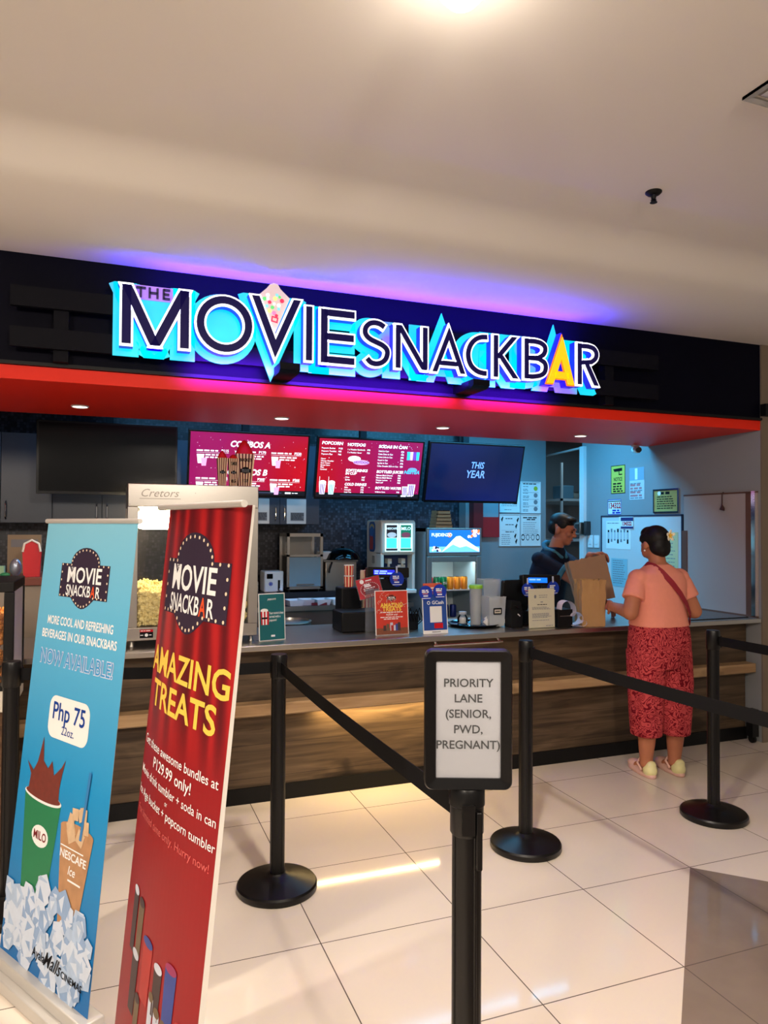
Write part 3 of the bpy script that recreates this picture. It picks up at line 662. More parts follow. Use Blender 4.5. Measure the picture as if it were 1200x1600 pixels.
# ---------------------------------------------------------------- menu screens
SCR, nt, p, tc, sx = nodes('red menu screen', rough=.15)
cx_ = nt.nodes.new('ShaderNodeVectorMath'); cx_.operation = 'DISTANCE'; nt.links.new(tc.outputs['Object'], cx_.inputs[0]); cx_.inputs[1].default_value = (1.55, 5.95, 2.03)
col = ramp(nt, cx_.outputs['Value'], [(.0, (226, 0, 28)), (.22, (206, 4, 42)), (.45, (190, 10, 76)), (.75, (178, 12, 110))])
nt.links.new(col, p.inputs['Emission Color']); p.inputs['Emission Strength'].default_value = .9; p.inputs['Base Color'].default_value = (.01, .01, .01, 1)
SBLUE, nt, p, tc, sx = nodes('dark blue screen', rough=.12)
nt.links.new(ramp(nt, noise_n(nt, tc.outputs['Object'], 1.2, 1), [(.3, (6, 14, 66)), (.7, (14, 30, 108))]), p.inputs['Emission Color']); p.inputs['Emission Strength'].default_value = .9; p.inputs['Base Color'].default_value = (.01, .01, .01, 1)
SOFF = mat('switched off screen', (10, 9, 9), .16, 0, .35)
SW_ = mat('screen white', (250, 250, 250), .4, emit=(255, 255, 255), es=1); SP = mat('screen pink', (240, 190, 220), .4, emit=(238, 170, 214), es=.9); SC = mat('screen cyan', (60, 190, 230), .4, emit=(60, 186, 226), es=.9); SV = mat('screen violet', (120, 60, 160), .4, emit=(130, 70, 170), es=.8)
SRD = mat('screen red', (220, 30, 40), .4, emit=(214, 20, 40), es=.9); SBAR = mat('screen player bar', (20, 20, 26), .3, emit=(16, 16, 22), es=1)
SPALE = mat('screen pale blue', (130, 160, 220), .4, emit=(120, 152, 214), es=.9)
def screen(lab, x0, x1, ytop, ztop, h, tilt, art, face, arm=True):
    xc = (x0 + x1) / 2; wd = x1 - x0; up = (0, math.sin(R(tilt)), -math.cos(R(tilt)))
    T = frame((xc, ytop, ztop), (1, 0, 0), (0, -math.sin(R(tilt)), math.cos(R(tilt))))
    t = thing('menu_screen', lab, 'screen', (xc, ytop + .05, ztop - h), 'screens over the work aisle')
    MB(T).prism(rrect(wd / 2, h / 2, .006, 3), -.045, 0, TVB, T=Matrix.Translation((0, -h / 2, 0))).build('bezel', t, bevel=.002)
    mb = MB(T); b_ = .016
    mb.rect(-wd / 2 + b_, wd / 2 - b_, -h + .022, -b_, face, Matrix(), .0008)
    if art: art(mb, wd, h)
    mb.build('display', t, smooth=0)
    if arm:
        mb = MB(); mb.box(xc - .10, xc + .10, ytop + .20, ytop + .25, ztop - h * .75, ztop - h * .25, DARKC); mb.box(xc - .03, xc + .03, ytop + .25, ytop + .30, ztop - .2, ztop + .40, DARKC); mb.build('ceiling_mount', t)
    return t
def player(mb, wd, h):
    I = Matrix(); mb.rect(-wd / 2 + .016, wd / 2 - .016, -h + .022, -h + .062, SBAR, I, .0011)
    mb.rect(-.26, .28, -h + .040, -h + .046, mat('screen dim line', (70, 80, 110), .4, emit=(60, 76, 110), es=.8), I, .0014); mb.rect(.31, .36, -h + .036, -h + .050, SW_, I, .0014); mb.lines(.37, .42, [-h + .043], .007, SW_, I, .0014, 0)
def stars(mb, wd, h, n, seed):
    rr = random.Random(seed)
    for k in range(n):
        x, y, r = rr.uniform(-wd / 2 + .03, wd / 2 - .03), -rr.uniform(.03, h - .08), rr.uniform(.0015, .0042); mb.disc(x, y, r, SP if k % 3 else SW_, Matrix(), .001, 6)
def cups(mb, x, y, s, a=None, b_=None):
    I = Matrix(); mb.poly([(x, y), (x + .04 * s, y), (x + .05 * s, y + .075 * s), (x - .01 * s, y + .075 * s)], a or SW_, I, .0013); mb.poly([(x + .03 * s, y - .02 * s), (x + .065 * s, y - .02 * s), (x + .072 * s, y + .045 * s), (x + .024 * s, y + .045 * s)], b_ or SP, I, .0015)
def combos(mb, wd, h):
    I = Matrix(); stars(mb, wd, h, 60, 4); player(mb, wd, h)
    for tt, y in (('COMBOS A', -.105), ('COMBOS B', -.335)): mb.text(tt, 0 if y > -.2 else -.015, y, .068, SW_, I, .0014, .035, width=.33, shear=.2)
    for y, pr in ((-.165, ('P115', 'P170', 'P220')), (-.392, ('P185', 'P205', 'P205'))):
        for k, x in enumerate((-.43, -.125, .175)):
            mb.lines(x, x + .17, [y], .012, SW_, I, .0014, 0); mb.text(pr[k], x + .225, y, .030, SW_, I, .0014, .03); mb.rect(x, x + .255, y - .018, y - .016, SW_, I, .0014)
            mb.lines(x + .07, x + .24, [y - .034, y - .054], .011, SW_, I, .0014, .4); cups(mb, x + .012, y - .105, 1.0)
def menu(mb, wd, h):
    I = Matrix(); stars(mb, wd, h, 50, 9); player(mb, wd, h)
    def head(tt, x, y, s=.036, w_=None): mb.text(tt, x, y, s, SW_, I, .0014, .04, 'LEFT', w_, .15)
    def row(tt, pr, x, y, x2): mb.text(tt, x, y, .0185, SW_, I, .0014, .02, 'LEFT'); mb.text(pr, x2, y, .0185, SW_, I, .0014, .03, 'LEFT')
    head('POPCORN', -.455, -.055, .036, .185); head('HOTDOG', -.225, -.060, .036, .16); head('SODAS IN CAN', .06, -.065, .036, .27)
    for k, (a, c) in enumerate((('Popcorn Bucket', 'P125'), ('Popcorn Tumbler', 'P85'), ('Popcorn Plus', 'P65'))): row(a, c, -.455, -.098 - .026 * k, -.305)
    for k, (a, c) in enumerate((('1 x Hotdog Sandwich', 'P70'), ('1 x Hotdog Saver', 'P55'))): row(a, c, -.225, -.102 - .026 * k, -.045)
    for k, a in enumerate(('Flavor', 'Cheesy Cheddar', 'Sour Cream', 'Sweet Corn', 'Plain', 'Caramel')): mb.text(a, -.455, -.190 - .0185 * k, .0170, SW_, I, .0014, .02, 'LEFT')
    for k, a in enumerate(('Coke in Can', 'Coke Zero in Can', 'Coke Light in Can', 'Royal in Can', 'Sprite in Can', 'Coke Double Zero in Can')): row(a, 'P75', .06, -.105 - .0265 * k, .275)
    head('SOFTDRINKS', -.225, -.285, .032, .20); head('IN CUP', -.225, -.312, .030, .10)
    row('22oz.', 'P50', -.225, -.345, -.075); row('Sprite', 'P50', -.225, -.367, -.075)
    head('COLD DRINKS', -.225, -.408, .032, .20)
    for k, a in enumerate(('Milo', 'Nescafe', 'Iced Tea')): row(a, 'P75', -.225, -.435 - .021 * k, -.075)
    head('BOTTLED JUICES', .06, -.288, .032, .25)
    for k, a in enumerate(('Minute Maid Orange', 'Minute Maid Mango', 'Nestea Lemon', 'Real Leaf')): row(a, 'P60', .06, -.320 - .0215 * k, .265)
    head('BOTTLED WATER', .06, -.435, .032, .25); row('Wilkins Pure', 'P35', .06, -.470, .265)
    mb.disc(-.155, -.182, .058, SW_, I, .0014, 20, .026); mb.disc(-.09, -.212, .075, SP, I, .0016, 20, .022); mb.text('HOTDOG', -.09, -.212, .03, SV, I, .002, .03)
    for k, x in enumerate((-.425, -.345)):
        mb.poly([(x - .022, -.50), (x + .022, -.50), (x + .032, -.405), (x - .032, -.405)], SW_, I, .0014)
        for j in range(3): mb.rect(x - .018 + .014 * j, x - .011 + .014 * j, -.498, -.41, SC if k else SV, I, .0017)
        mb.disc(x, -.395, .032, SW_, I, .0015, 14, .018); mb.rect(x - .03, x - .026, -.40, -.345, SW_, I, .0015)
    for j, c in enumerate((SC, SP, SV, SC)): mb.poly([(.335 + .03 * j, -.175), (.361 + .03 * j, -.175), (.363 + .03 * j, -.10), (.333 + .03 * j, -.10)], c, I, .0014 + .0001 * j)
    mb.text('NESTEA', .395, -.285, .042, SC, I, .0016, .04, shear=.3); mb.disc(.40, -.262, .045, SPALE, I, .0012, 12, .02)
    for x, s in ((.345, 1), (.405, 1.25)):
        mb.poly([(x - .022 * s, -.50), (x + .022 * s, -.50), (x + .03 * s, -.50 + .085 * s), (x - .03 * s, -.50 + .085 * s)], SW_, I, .0014)
        for j in range(3): mb.rect(x - .017 * s + .013 * s * j, x - .009 * s + .013 * s * j, -.498, -.50 + .08 * s, SV, I, .0017)
def year(mb, wd, h):
    I = Matrix(); mb.text('THIS', .015, -.205, .085, SPALE, I, .0014, .02, shear=.12, width=.135); mb.text('YEAR', .005, -.290, .098, SPALE, I, .0014, .02, shear=.12, width=.20)
screen('switched off black screen at the left end above the grey cupboards', -.515, .502, 5.95, 2.384, .555, 3, None, SOFF)
screen('lit red menu screen headed COMBOS A, behind the popcorn buckets', .581, 1.575, 5.90, 2.362, .545, 14, combos, SCR)
screen('lit red menu screen listing popcorn, hotdog and sodas in can', 1.642, 2.630, 5.90, 2.358, .545, 14, menu, SCR)
screen('dark blue screen reading THIS YEAR above the drinks fridge', 2.680, 3.665, 5.90, 2.362, .560, 15, year, SBLUE)

# ---------------------------------------------------------------- upper cupboards
def cabinet(x0, x1, lab):
    t = thing('wall_cupboard', lab, 'cupboard', ((x0 + x1) / 2, 6.6, 1.61), 'grey cupboards on the back wall')
    MB().box(x0, x1, 6.42, 6.848, 1.61, 2.33, CAB).build('carcass', t)
    xm = (x0 + x1) / 2
    for a, b_, hx in ((x0 + .003, xm - .002, xm - .04), (xm + .002, x1 - .003, xm + .04)):
        d = MB().box(a, b_, 6.40, 6.419, 1.612, 2.328, CAB).build('door', t, bevel=.002)
        MB().tube([(hx, 6.40, 1.64), (hx, 6.375, 1.66), (hx, 6.37, 1.71), (hx, 6.375, 1.76), (hx, 6.40, 1.78)], .006, CHROME, 8).build('handle', d)
for a, b_, l in ((-1.93, -1.18, 'grey two-door wall cupboard beyond the left edge of the picture'), (-1.18, -.43, 'grey two-door wall cupboard at the left edge under the blank screen'), (-.43, .315, 'grey two-door wall cupboard under the blank screen with its handles in view'), (.315, 1.06, 'grey two-door wall cupboard behind the popcorn machine'), (1.06, 1.80, 'grey two-door wall cupboard with two papers taped to its doors')):
    cabinet(a, b_, l)
for x0, x1, l in ((1.20, 1.335, 'white framed paper on the left cupboard door beside the popcorn machine'), (1.493, 1.672, 'white framed paper on the right cupboard door above the glass warmer')):
    T = FRONT((x0 + x1) / 2, 6.398, 1.728); a = (x1 - x0) / 2
    mb = MB(T).prism(rrect(a, .112, .003, 1), 0, .0015, PAPER).rect(-a + .035, a - .02, -.085, -.01, GREY, Matrix(), .002); mb.lines(-a + .04, a - .02, [-.022 - .012 * k for k in range(5)], .005, INK, Matrix(), .0026); mb.build('posted_paper', label=l, cat='notice')

# ---------------------------------------------------------------- back counter and what stands on it
t = thing('back_counter', 'low dark work counter with a steel edge along the mosaic wall', 'counter', (0, 6.4, 0))
MB().box(XL + .01, 2.62, 6.13, 6.84, .868, .90, mat('dark counter stone', (46, 44, 46), .2)).build('worktop', t)
MB().box(XL + .01, 2.62, 6.115, 6.13, .862, .902, STEEL).build('edge_trim', t)
MB().box(XL + .01, 2.60, 6.17, 6.84, 0, .868, mat('counter front laminate', (92, 84, 78), .5)).build('front', t)
MB().box(XL + .01, 2.62, 6.36, 6.84, .90, 1.0, mat('dark riser', (30, 30, 34), .3)).build('riser', t)
t = thing('glass_warmer', 'steel framed warming cabinet with glass door on the back counter', 'warmer', (1.66, 6.5, 1.0))
x0, x1, y0, z0, z1 = 1.50, 1.835, 6.40, 1.035, 1.53
mb = MB()
for x in (x0, x1 - .025):
    for y in (y0, y0 + .30): mb.box(x, x + .025, y, y + .025, z0 - .01, z1, STEEL)
mb.box(x0, x1, y0, y0 + .325, z1 - .03, z1, STEEL).box(x0, x1, y0, y0 + .325, z0 - .012, z0 + .012, STEEL).box(x0, x1, y0, y0 + .02, 1.318, 1.338, STEEL); mb.build('frame', t)
MB().box(x0 + .025, x1 - .025, y0 + .31, y0 + .32, z0, z1 - .03, STEELD).box(x0 + .02, x1 - .02, y0 + .02, y0 + .30, 1.32, 1.325, STEELD).build('back_panel', t)
MB().box(x0 + .025, x1 - .025, y0 + .006, y0 + .010, 1.34, z1 - .03, GLASS).build('upper_pane', t)
d = MB().box(x0 + .022, x1 - .022, y0 - .004, y0 + .010, z0 + .014, 1.314, mat('fogged glass door', (128, 150, 160), .25, 0, .5)).build('lower_door', t); MB().box(1.59, 1.75, y0 - .012, y0 - .004, 1.062, 1.072, STEELD).build('door_pull', d)
mb = MB()
for x in (x0 + .03, x1 - .03): mb.cyl((x, y0 + .04, 1.0), (x, y0 + .04, 1.03), .012, BLACK).cyl((x, y0 + .28, 1.0), (x, y0 + .28, 1.03), .012, BLACK)
mb.build('feet', t)
t = thing('card_printer', 'small white machine with a dark window and blue button on the back counter', 'machine', (1.39, 6.48, 1.0))
MB().box(1.30, 1.475, 6.42, 6.62, 1.0, 1.19, WHITE).build('housing', t, bevel=.012, seg=3)
T = FRONT(1.3875, 6.4185, 1.095)
MB(T).rect(-.065, -.012, .028, .072, GLOSSBLK, Matrix(), .001).build('window', t); MB(T).disc(-.030, -.018, .018, BLUEINK, Matrix(), .0012).disc(-.030, -.018, .012, WHITEINK, Matrix(), .0016).disc(-.030, -.018, .010, BLUEINK, Matrix(), .002).build('button', t); MB(T).rect(.035, .055, -.08, .015, BLACK, Matrix(), .001).build('slot', t)
MB().box(1.19, 1.27, 6.55, 6.60, 1.0, 1.09, WHITE).box(1.19, 1.27, 6.549, 6.55, 1.05, 1.055, GREY).build('white_box', label='small white box on the back counter left of the white machine', cat='box', bevel=.003)
MB().lathe([(.004, .0), (.012, .004), (.013, .03), (.010, .045), (.001, .046)], WHITE, (0, 0, 0), 14, frame((1.445, 6.385, 1.025), (0, 0, 1), (1, 0, .25))).box(1.41, 1.46, 6.37, 6.40, 1.0, 1.012, BLACK).build('hand_scanner', label='small black and white scanner lying before the white machine', cat='scanner')
# boiler + wok
t = thing('food_boiler', 'steel counter-top cooker with a white control head beside the warmer', 'cooker', (1.98, 6.5, 1.0))
MB().box(1.86, 2.16, 6.40, 6.70, 1.0, 1.27, STEEL).build('tank', t, bevel=.006)
MB().box(1.84, 2.17, 6.39, 6.71, 1.27, 1.283, STEELD).build('rim', t)
MB().box(1.845, 1.985, 6.48, 6.66, 1.283, 1.36, WHITE).build('control_head', t, bevel=.01)
MB().cyl((1.95, 6.475, 1.335), (1.95, 6.49, 1.335), .018, BLACK).build('knob', t); MB().tube([(1.92, 6.395, 1.265), (1.89, 6.37, 1.20), (1.885, 6.365, 1.17)], .008, BLACK).build('ladle_handle', t)
MB().box(2.03, 2.07, 6.36, 6.385, 1.005, 1.07, BLACK).build('black_mug', label='small black mug before the steel cooker', cat='mug', bevel=.008)
MB().lathe([(.001, .105), (.02, .104), (.09, .092), (.150, .05), (.172, .0), (.176, .0), (.176, -.006), (.001, -.006)], GLOSSBLK, (2.06, 6.52, 1.2905), 36).lathe([(.014, .104), (.018, .118), (.001, .122)], BLACK, (2.06, 6.52, 1.2905), 16).build('pan_lid', label='glossy black domed pan lid on top of the steel cooker', cat='lid')
# red box, paper trays
MB().box(1.30, 1.43, 6.16, 6.26, .90, .965, mat('red carton', (170, 20, 26), .5, noise=(20, .1))).box(1.31, 1.42, 6.17, 6.25, .964, .967, PAPER).build('red_box', label='red carton box with white papers on the back counter edge', cat='box')
TRAY = mat('white card tray', (214, 214, 210), .6, noise=(14, .04))
for k, (x, y, rz, c) in enumerate(((1.52, 6.22, .1, TRAY), (1.64, 6.24, -.15, TRAY), (1.77, 6.22, .05, TRAY), (1.90, 6.22, .2, TRAY))):
    T = Matrix.Translation((x, y, .902)) @ Matrix.Rotation(rz, 4, 'Z'); mb = MB(T)
    a, b_, h = .055, .075, .05
    mb.add([(-a, -b_, 0), (a, -b_, 0), (a, b_, 0), (-a, b_, 0), (-a * 1.2, -b_ * 1.15, h), (a * 1.2, -b_ * 1.15, h), (a * 1.2, b_ * 1.15, h), (-a * 1.2, b_ * 1.15, h)], [(3, 2, 1, 0), (0, 1, 5, 4), (1, 2, 6, 5), (2, 3, 7, 6), (3, 0, 4, 7)], c)
    mb.build('card_tray', label=('white card food tray on the back counter, leftmost of the row', 'white card food tray on the back counter, second from the left', 'white card food tray on the back counter, third from the left', 'white card food tray on the back counter, rightmost of the row')[k], cat='tray', group='white card food trays')
MB().prism([(1.66, 6.145), (1.80, 6.14), (1.83, 6.18), (1.72, 6.185)], .902, .925, mat('dark red folder', (110, 14, 26), .5)).build('red_folder', label='dark red folder lying in front of the white trays', cat='folder')
# dispenser
t = thing('drink_dispenser', 'cream cold-drink dispenser with two lit picture windows', 'dispenser', (2.44, 6.4, 1.0))
dx0, dx1, dy0, dy1 = 2.315, 2.655, 6.16, 6.56
prof = [(dy0 + .13, 1.0), (dy1, 1.0), (dy1, 1.64), (dy1 - .02, 1.655), (dy0 + .025, 1.655), (dy0, 1.63), (dy0, 1.36), (dy0 + .02, 1.335), (dy0 + .13, 1.335)]
YZ = frame((0, 0, 0), (0, 1, 0), (0, 0, 1))     # x = Y, y = Z, z = X
MB().prism(prof, dx0, dx1, CREAM, YZ).build('body', t, bevel=.012, seg=3)
for a in (dx0, dx1 - .03): MB().box(a, a + .03, dy0 + .01, dy0 + .14, 1.0, 1.36, CREAM).build('side_cheek', t, bevel=.005)
MB().box(dx0 + .03, dx1 - .03, dy0 + .125, dy0 + .129, 1.0, 1.335, mat('dark blue recess', (22, 40, 82), .4)).build('recess_panel', t)
MB().box(dx0, dx1, dy0 - .03, dy0 + .13, .985, 1.02, CREAM).build('drip_tray', t, bevel=.006)
LITC = mat('lit cyan window', (90, 220, 235), .3, emit=(60, 214, 236), es=1.0); LITW = mat('lit white window', (230, 255, 255), .3, emit=(214, 250, 255), es=1.0)
PD = mat('window brown print', (40, 34, 36), .4, emit=(36, 32, 40), es=.6); PG = mat('window green print', (16, 110, 80), .4, emit=(16, 120, 90), es=.7); PM = mat('window maroon print', (120, 60, 80), .4, emit=(130, 70, 90), es=.6); PL = mat('window grey print', (180, 190, 195), .4, emit=(176, 190, 196), es=.7)
for k, xa in enumerate((2.352, 2.492)):
    T = FRONT(xa + .064, dy0 - .001, 1.495); mb = MB(T); I = Matrix()
    mb.prism(rrect(.066, .128, .006, 2), 0, .003, LITW); mb.rect(-.052, .052, .0, .115, PD if k == 0 else PG, I, .0035); mb.rect(-.052, .048, -.095, -.005, LITC, I, .0035); mb.rect(-.056, .056, -.120, -.100, PD if k == 0 else PG, I, .0038)
    mb.disc(.0, .025, .046, PL if k == 0 else PM, I, .004, 16, .024); mb.text('NESCAFE' if k == 0 else 'MILO', 0, .082, .026 if k == 0 else .040, LITW, I, .0042, .02)
    mb.build('picture_window', t)
for x in (2.415, 2.55): MB().box(x - .018, x + .018, dy0 + .04, dy0 + .125, 1.255, 1.30, CREAM).cyl((x, dy0 + .07, 1.255), (x, dy0 + .07, 1.225), .012, CREAM).build('tap', t)
MB().box(2.525, 2.60, dy0 + .118, dy0 + .124, 1.15, 1.24, PAPER).build('label_card', t)
T = LEFTF(dx0 - .001, 6.40, 1.5); mb = MB(T); I = Matrix(); mb.prism(rrect(.085, .14, .05, 6), 0, .003, mat('side picture blue', (30, 80, 140), .4)); mb.disc(0, .09, .06, mat('side picture sand', (190, 170, 110), .5), I, .0035, 20, .03); mb.disc(0, .05, .055, mat('side picture sky', (50, 110, 180), .5), I, .004, 20, .05)
for q in range(4): mb.rect(-.05 + .022 * q, -.034 + .022 * q, -.12, .01 - .01 * (q % 2), mat('side picture orange', (196, 74, 40), .5), I, .0045)
mb.build('side_picture', t); mb = MB(T)
for q in range(6): mb.rect(.0, .07, -.185 - .012 * q, -.180 - .012 * q, BLACK, I, .001)
mb.build('vent_slots', t)
# fridge
FR = mat('fridge grey metal', (134, 130, 124), .4, .6); FRS = mat('fridge side blue grey', (150, 165, 172), .5)
FIN = mat('fridge liner', (226, 236, 238), .4)
t = thing('drinks_fridge', 'upright glass-door drinks fridge with a lit mountain picture header', 'fridge', (3.03, 6.4, 0))
fx0, fx1, fy0, fy1 = 2.745, 3.310, 6.10, 6.68
mb = MB().box(fx0, fx0 + .035, fy0 + .04, fy1, .06, 1.585, FRS).box(fx1 - .035, fx1, fy0 + .04, fy1, .06, 1.585, FRS).box(fx0, fx1, fy0 + .04, fy1, 1.55, 1.585, FRS).box(fx0, fx1, fy0 + .04, fy1, .06, .12, FRS).box(fx0, fx1, fy1 - .03, fy1, .06, 1.585, FRS); mb.build('cabinet', t)
MB().box(fx0 + .036, fx1 - .036, fy1 - .045, fy1 - .031, .121, 1.549, FIN).box(fx0 + .036, fx1 - .036, fy0 + .05, fy1 - .046, 1.315, 1.32, FIN).build('liner', t)
MB().box(fx0 + .02, fx1 - .02, fy0 + .08, fy1 - .03, 0, .06, BLACK).build('plinth', t)
MB().box(fx0, fx1, fy0, fy0 + .04, 1.325, 1.585, FR).build('header', t, bevel=.005)
SKY = mat('lit sky print', (30, 110, 190), .4, emit=(24, 104, 186), es=1); SNOW = mat('lit snow print', (245, 250, 255), .4, emit=(244, 250, 255), es=1); BLOS = mat('lit blossom print', (250, 210, 225), .4, emit=(250, 214, 226), es=1); SUNR = mat('lit sun print', (250, 120, 50), .4, emit=(250, 120, 50), es=.9); SKY2 = mat('lit pale sky print', (120, 190, 235), .4, emit=(120, 196, 236), es=1); DKPR = mat('lit dark print', (40, 30, 60), .4, emit=(40, 30, 60), es=.6)
T = FRONT((fx0 + fx1) / 2, fy0 - .001, 1.462); mb = MB(T); I = Matrix()
mb.prism(rrect(.262, .105, .004, 2), 0, .002, SKY); mb.rect(-.26, .26, -.103, -.05, SKY2, I, .0024); mb.poly([(-.14, -.10), (-.02, .015), (.015, .045), (.055, .05), (.085, .03), (.20, -.04), (.255, -.07), (.255, -.10)], SNOW, I, .0028); mb.poly([(-.13, -.10), (-.02, -.03), (.05, -.06), (.12, -.045), (.25, -.10)], SKY2, I, .0032)
mb.disc(-.055, .058, .022, SUNR, I, .0028); mb.text('FUJIDENZO', -.135, .058, .040, SNOW, I, .0036, .03, width=.21)
rr = random.Random(2)
for q in range(20): mb.disc(.14 + rr.random() * .115, .04 + rr.random() * .06, .013, BLOS if q % 3 else SUNR, I, .003 + q * .00004, 8)
for q in range(14): mb.disc(-.25 + rr.random() * .10, -.095 + rr.random() * .04, .011, BLOS if q % 3 else DKPR, I, .003 + q * .00004, 8)
mb.build('picture_header', t)
dr = MB(); dr.box(fx0, fx0 + .05, fy0, fy0 + .04, .12, 1.32, FR).box(fx1 - .05, fx1, fy0, fy0 + .04, .12, 1.32, FR).box(fx0 + .05, fx1 - .05, fy0, fy0 + .04, 1.268, 1.32, FR).box(fx0 + .05, fx1 - .05, fy0, fy0 + .04, .12, .20, FR)
dr = dr.build('door', t, bevel=.003); MB().box(fx0 + .05, fx1 - .05, fy0 + .016, fy0 + .020, .20, 1.268, GLASS).build('door_glass', dr)
for z in (1.005, .74, .46): MB().box(fx0 + .04, fx1 - .04, fy0 + .06, fy1 - .06, z - .012, z, mat('white wire shelf', (225, 232, 232), .4)).build('shelf', t)
mb = MB().lathe([(.001, 0), (.06, 0), (.06, .008), (.001, .008)], BLACK, (0, 0, 0), 24, frame((3.19, fy0 + .30, 1.285), (1, 0, 0), (0, .9, .45))); mb.build('fan_vent', t)
light('fridge_tube_light', 'AREA', (3.03, fy0 + .10, 1.30), 3.2, (.75, .97, 1), .4, .03, (R(-25), 0, 0))
CANR, CANG, CANO = mat('red can', (196, 16, 30), .3, .3), mat('green can', (20, 128, 84), .3, .3), mat('orange can', (240, 150, 30), .3, .3)
def can(x, y, z, c, lab, txt):
    mb = MB().lathe([(.026, 0), (.033, .008), (.033, .105), (.028, .118), (.001, .118)], c, (0, 0, 0), 20)
    mb.lathe([(.0282, .1175), (.0288, .1205), (.024, .1185), (.001, .1185)], CHROME, (0, 0, 0), 20)
    if txt: mb.text(txt, 0, .06, .03, WHITEINK, FRONT(0, -.0336, 0), 0, .02, width=.045)
    mb.T = Matrix.Translation((x, y, z)); mb.v = [mb.T @ q for q in mb.v]; return mb.build('drink_can', label=lab, cat='can', group='cans on the fridge shelf')
for k, (x, c, tx) in enumerate(((2.815, CANR, 'Cola'), (2.888, CANG, 'S'), (2.960, CANG, 'S'), (3.032, CANO, ''), (3.105, CANO, ''), (3.178, CANO, ''))):
    can(x, fy0 + .10, 1.005, c, ('red soda can at the left end of the fridge shelf', 'green soda can next to the red can', 'green soda can next to the orange cans', 'orange soda can next to the green cans', 'orange soda can in the middle of the orange ones', 'orange soda can at the right end of the fridge shelf')[k], tx if tx == 'S' else '')
for k in range(4): can(2.83 + .08 * k, fy0 + .12, .74, mat('blue can', (20, 40, 120), .3, .3), 'blue can on the lower fridge shelf', '')
mb = MB()
for k in range(5): mb.box(2.925 + .006 * k, 3.10 - .006 * k, 6.30, 6.45, 1.585 + .034 * k, 1.617 + .034 * k, mat('tan card sleeve', (176, 150, 112), .7, noise=(20, .08))).box(2.93, 3.095 - .006 * k, 6.297, 6.30, 1.612 + .034 * k, 1.619 + .034 * k, INK)
mb.build('carton_sleeves', label='tan slotted carton standing on top of the drinks fridge', cat='box')

# ---------------------------------------------------------------- notices on the blue wall, red cabinet, storeroom
def framed(name, lab, T, a, b_, art, fmat=STEELD, sheet=PAPER, cat='notice', group=None, fw=.008):
    t = thing(name, lab, cat, T @ Vector((0, -b_, 0)), group)
    mb = MB(T)
    for x0, x1, y0, y1 in ((-a, a, b_ - fw, b_), (-a, a, -b_, -b_ + fw), (-a, -a + fw, -b_ + fw, b_ - fw), (a - fw, a, -b_ + fw, b_ - fw)): mb.box(x0, x1, y0, y1, 0, .012, fmat)
    mb.build('frame', t); mb = MB(T).rect(-a + fw, a - fw, -b_ + fw, b_ - fw, sheet, Matrix(), .004)
    if art: art(mb, a - fw, b_ - fw)
    mb.build('sheet', t, smooth=0); return t
I4 = Matrix()
def nt_a(mb, a, b_):
    mb.lines(-a * .8, a * .6, [b_ * .9], .01, INK, I4, .0048, 0)
    for k in range(4):
        y = b_ * (.72 - .45 * k); mb.lines(-a * .8, -a * .1, [y, y - .03, y - .045], .007, GREY, I4, .0048); mb.rect(-a * .85, a * .85, y - .065, y - .062, GREY, I4, .0048); mb.disc(a * .55, y - .02, .025, (mat('lime print', (170, 190, 60), .6), GREY, GREY, GREY)[k], I4, .0048, 12)
def nt_b(mb, a, b_):
    mb.lines(-a * .8, a * .8, [b_ * .3 - .018 * k for k in range(8)], .006, GREY, I4, .0048); mb.rect(a * .4, a * .8, -b_ * .45, -b_ * .2, INK, I4, .0048); mb.lines(-a * .5, a * .5, [-b_ * .85], .006, GREY, I4, .0048)
def nt_c(mb, a, b_):
    mb.lines(-a * .4, a * .5, [b_ * .75, b_ * .35, -b_ * .12], .008, INK, I4, .0048)
    for x, y in ((-.85, .7), (.75, .65), (.6, .25), (.5, -.4), (.6, -.75)): mb.poly([(a * x, b_ * y), (a * x + .02, b_ * y + .03), (a * x + .028, b_ * y + .02), (a * x + .012, b_ * y - .03)], INK, I4, .0048)
    mb.rect(-a * .8, a * .8, -b_ * .03, -b_ * .02, GREY, I4, .0048); mb.lines(-a * .8, a * .2, [-b_ * .3 - .02 * k for k in range(6)], .006, GREY, I4, .0048)
def nt_d(mb, a, b_):
    mb.lines(-a * .8, a * .8, [b_ * .82], .012, INK, I4, .0048, 0); mb.lines(-a * .4, a * .5, [b_ * .70], .012, INK, I4, .0048, 0); mb.lines(-a * .8, a * .85, [b_ * .5 - .02 * k for k in range(9)], .005, GREY, I4, .0048)
    for x in (-.8, -.3, .25, .78): mb.disc(a * x, -b_ * .48, .022, INK if abs(x) > .5 else GREY, I4, .0048, 14, .035); mb.disc(a * x, -b_ * .48, .016, PAPER, I4, .0052, 14, .022)
for (xa, xb, za, zb, ar, l) in ((3.838, 4.09, 1.75, 2.06, nt_b, 'framed white notice partly hidden by the blue screen, upper left of four'), (4.10, 4.348, 1.745, 2.085, nt_a, 'framed white notice with small round pictures, upper right of four'), (3.838, 4.09, 1.395, 1.735, nt_c, 'framed white notice with small figures, lower left of four'), (4.10, 4.348, 1.395, 1.735, nt_d, 'framed white notice with four faces along its foot, lower right of four')):
    framed('wall_notice', l, FRONT((xa + xb) / 2, 6.698, (za + zb) / 2), (xb - xa) / 2, (zb - za) / 2, ar, WHITE, group='framed notices on the blue wall')
t = thing('hose_cabinet', 'red fire cabinet with a glass panel beside the framed notices', 'cabinet', (3.69, 6.62, 1.49))
MB().box(3.49, 3.60, 6.60, 6.698, 1.49, 1.93, mat('dark red metal', (110, 14, 22), .45)).build('side_panel', t)
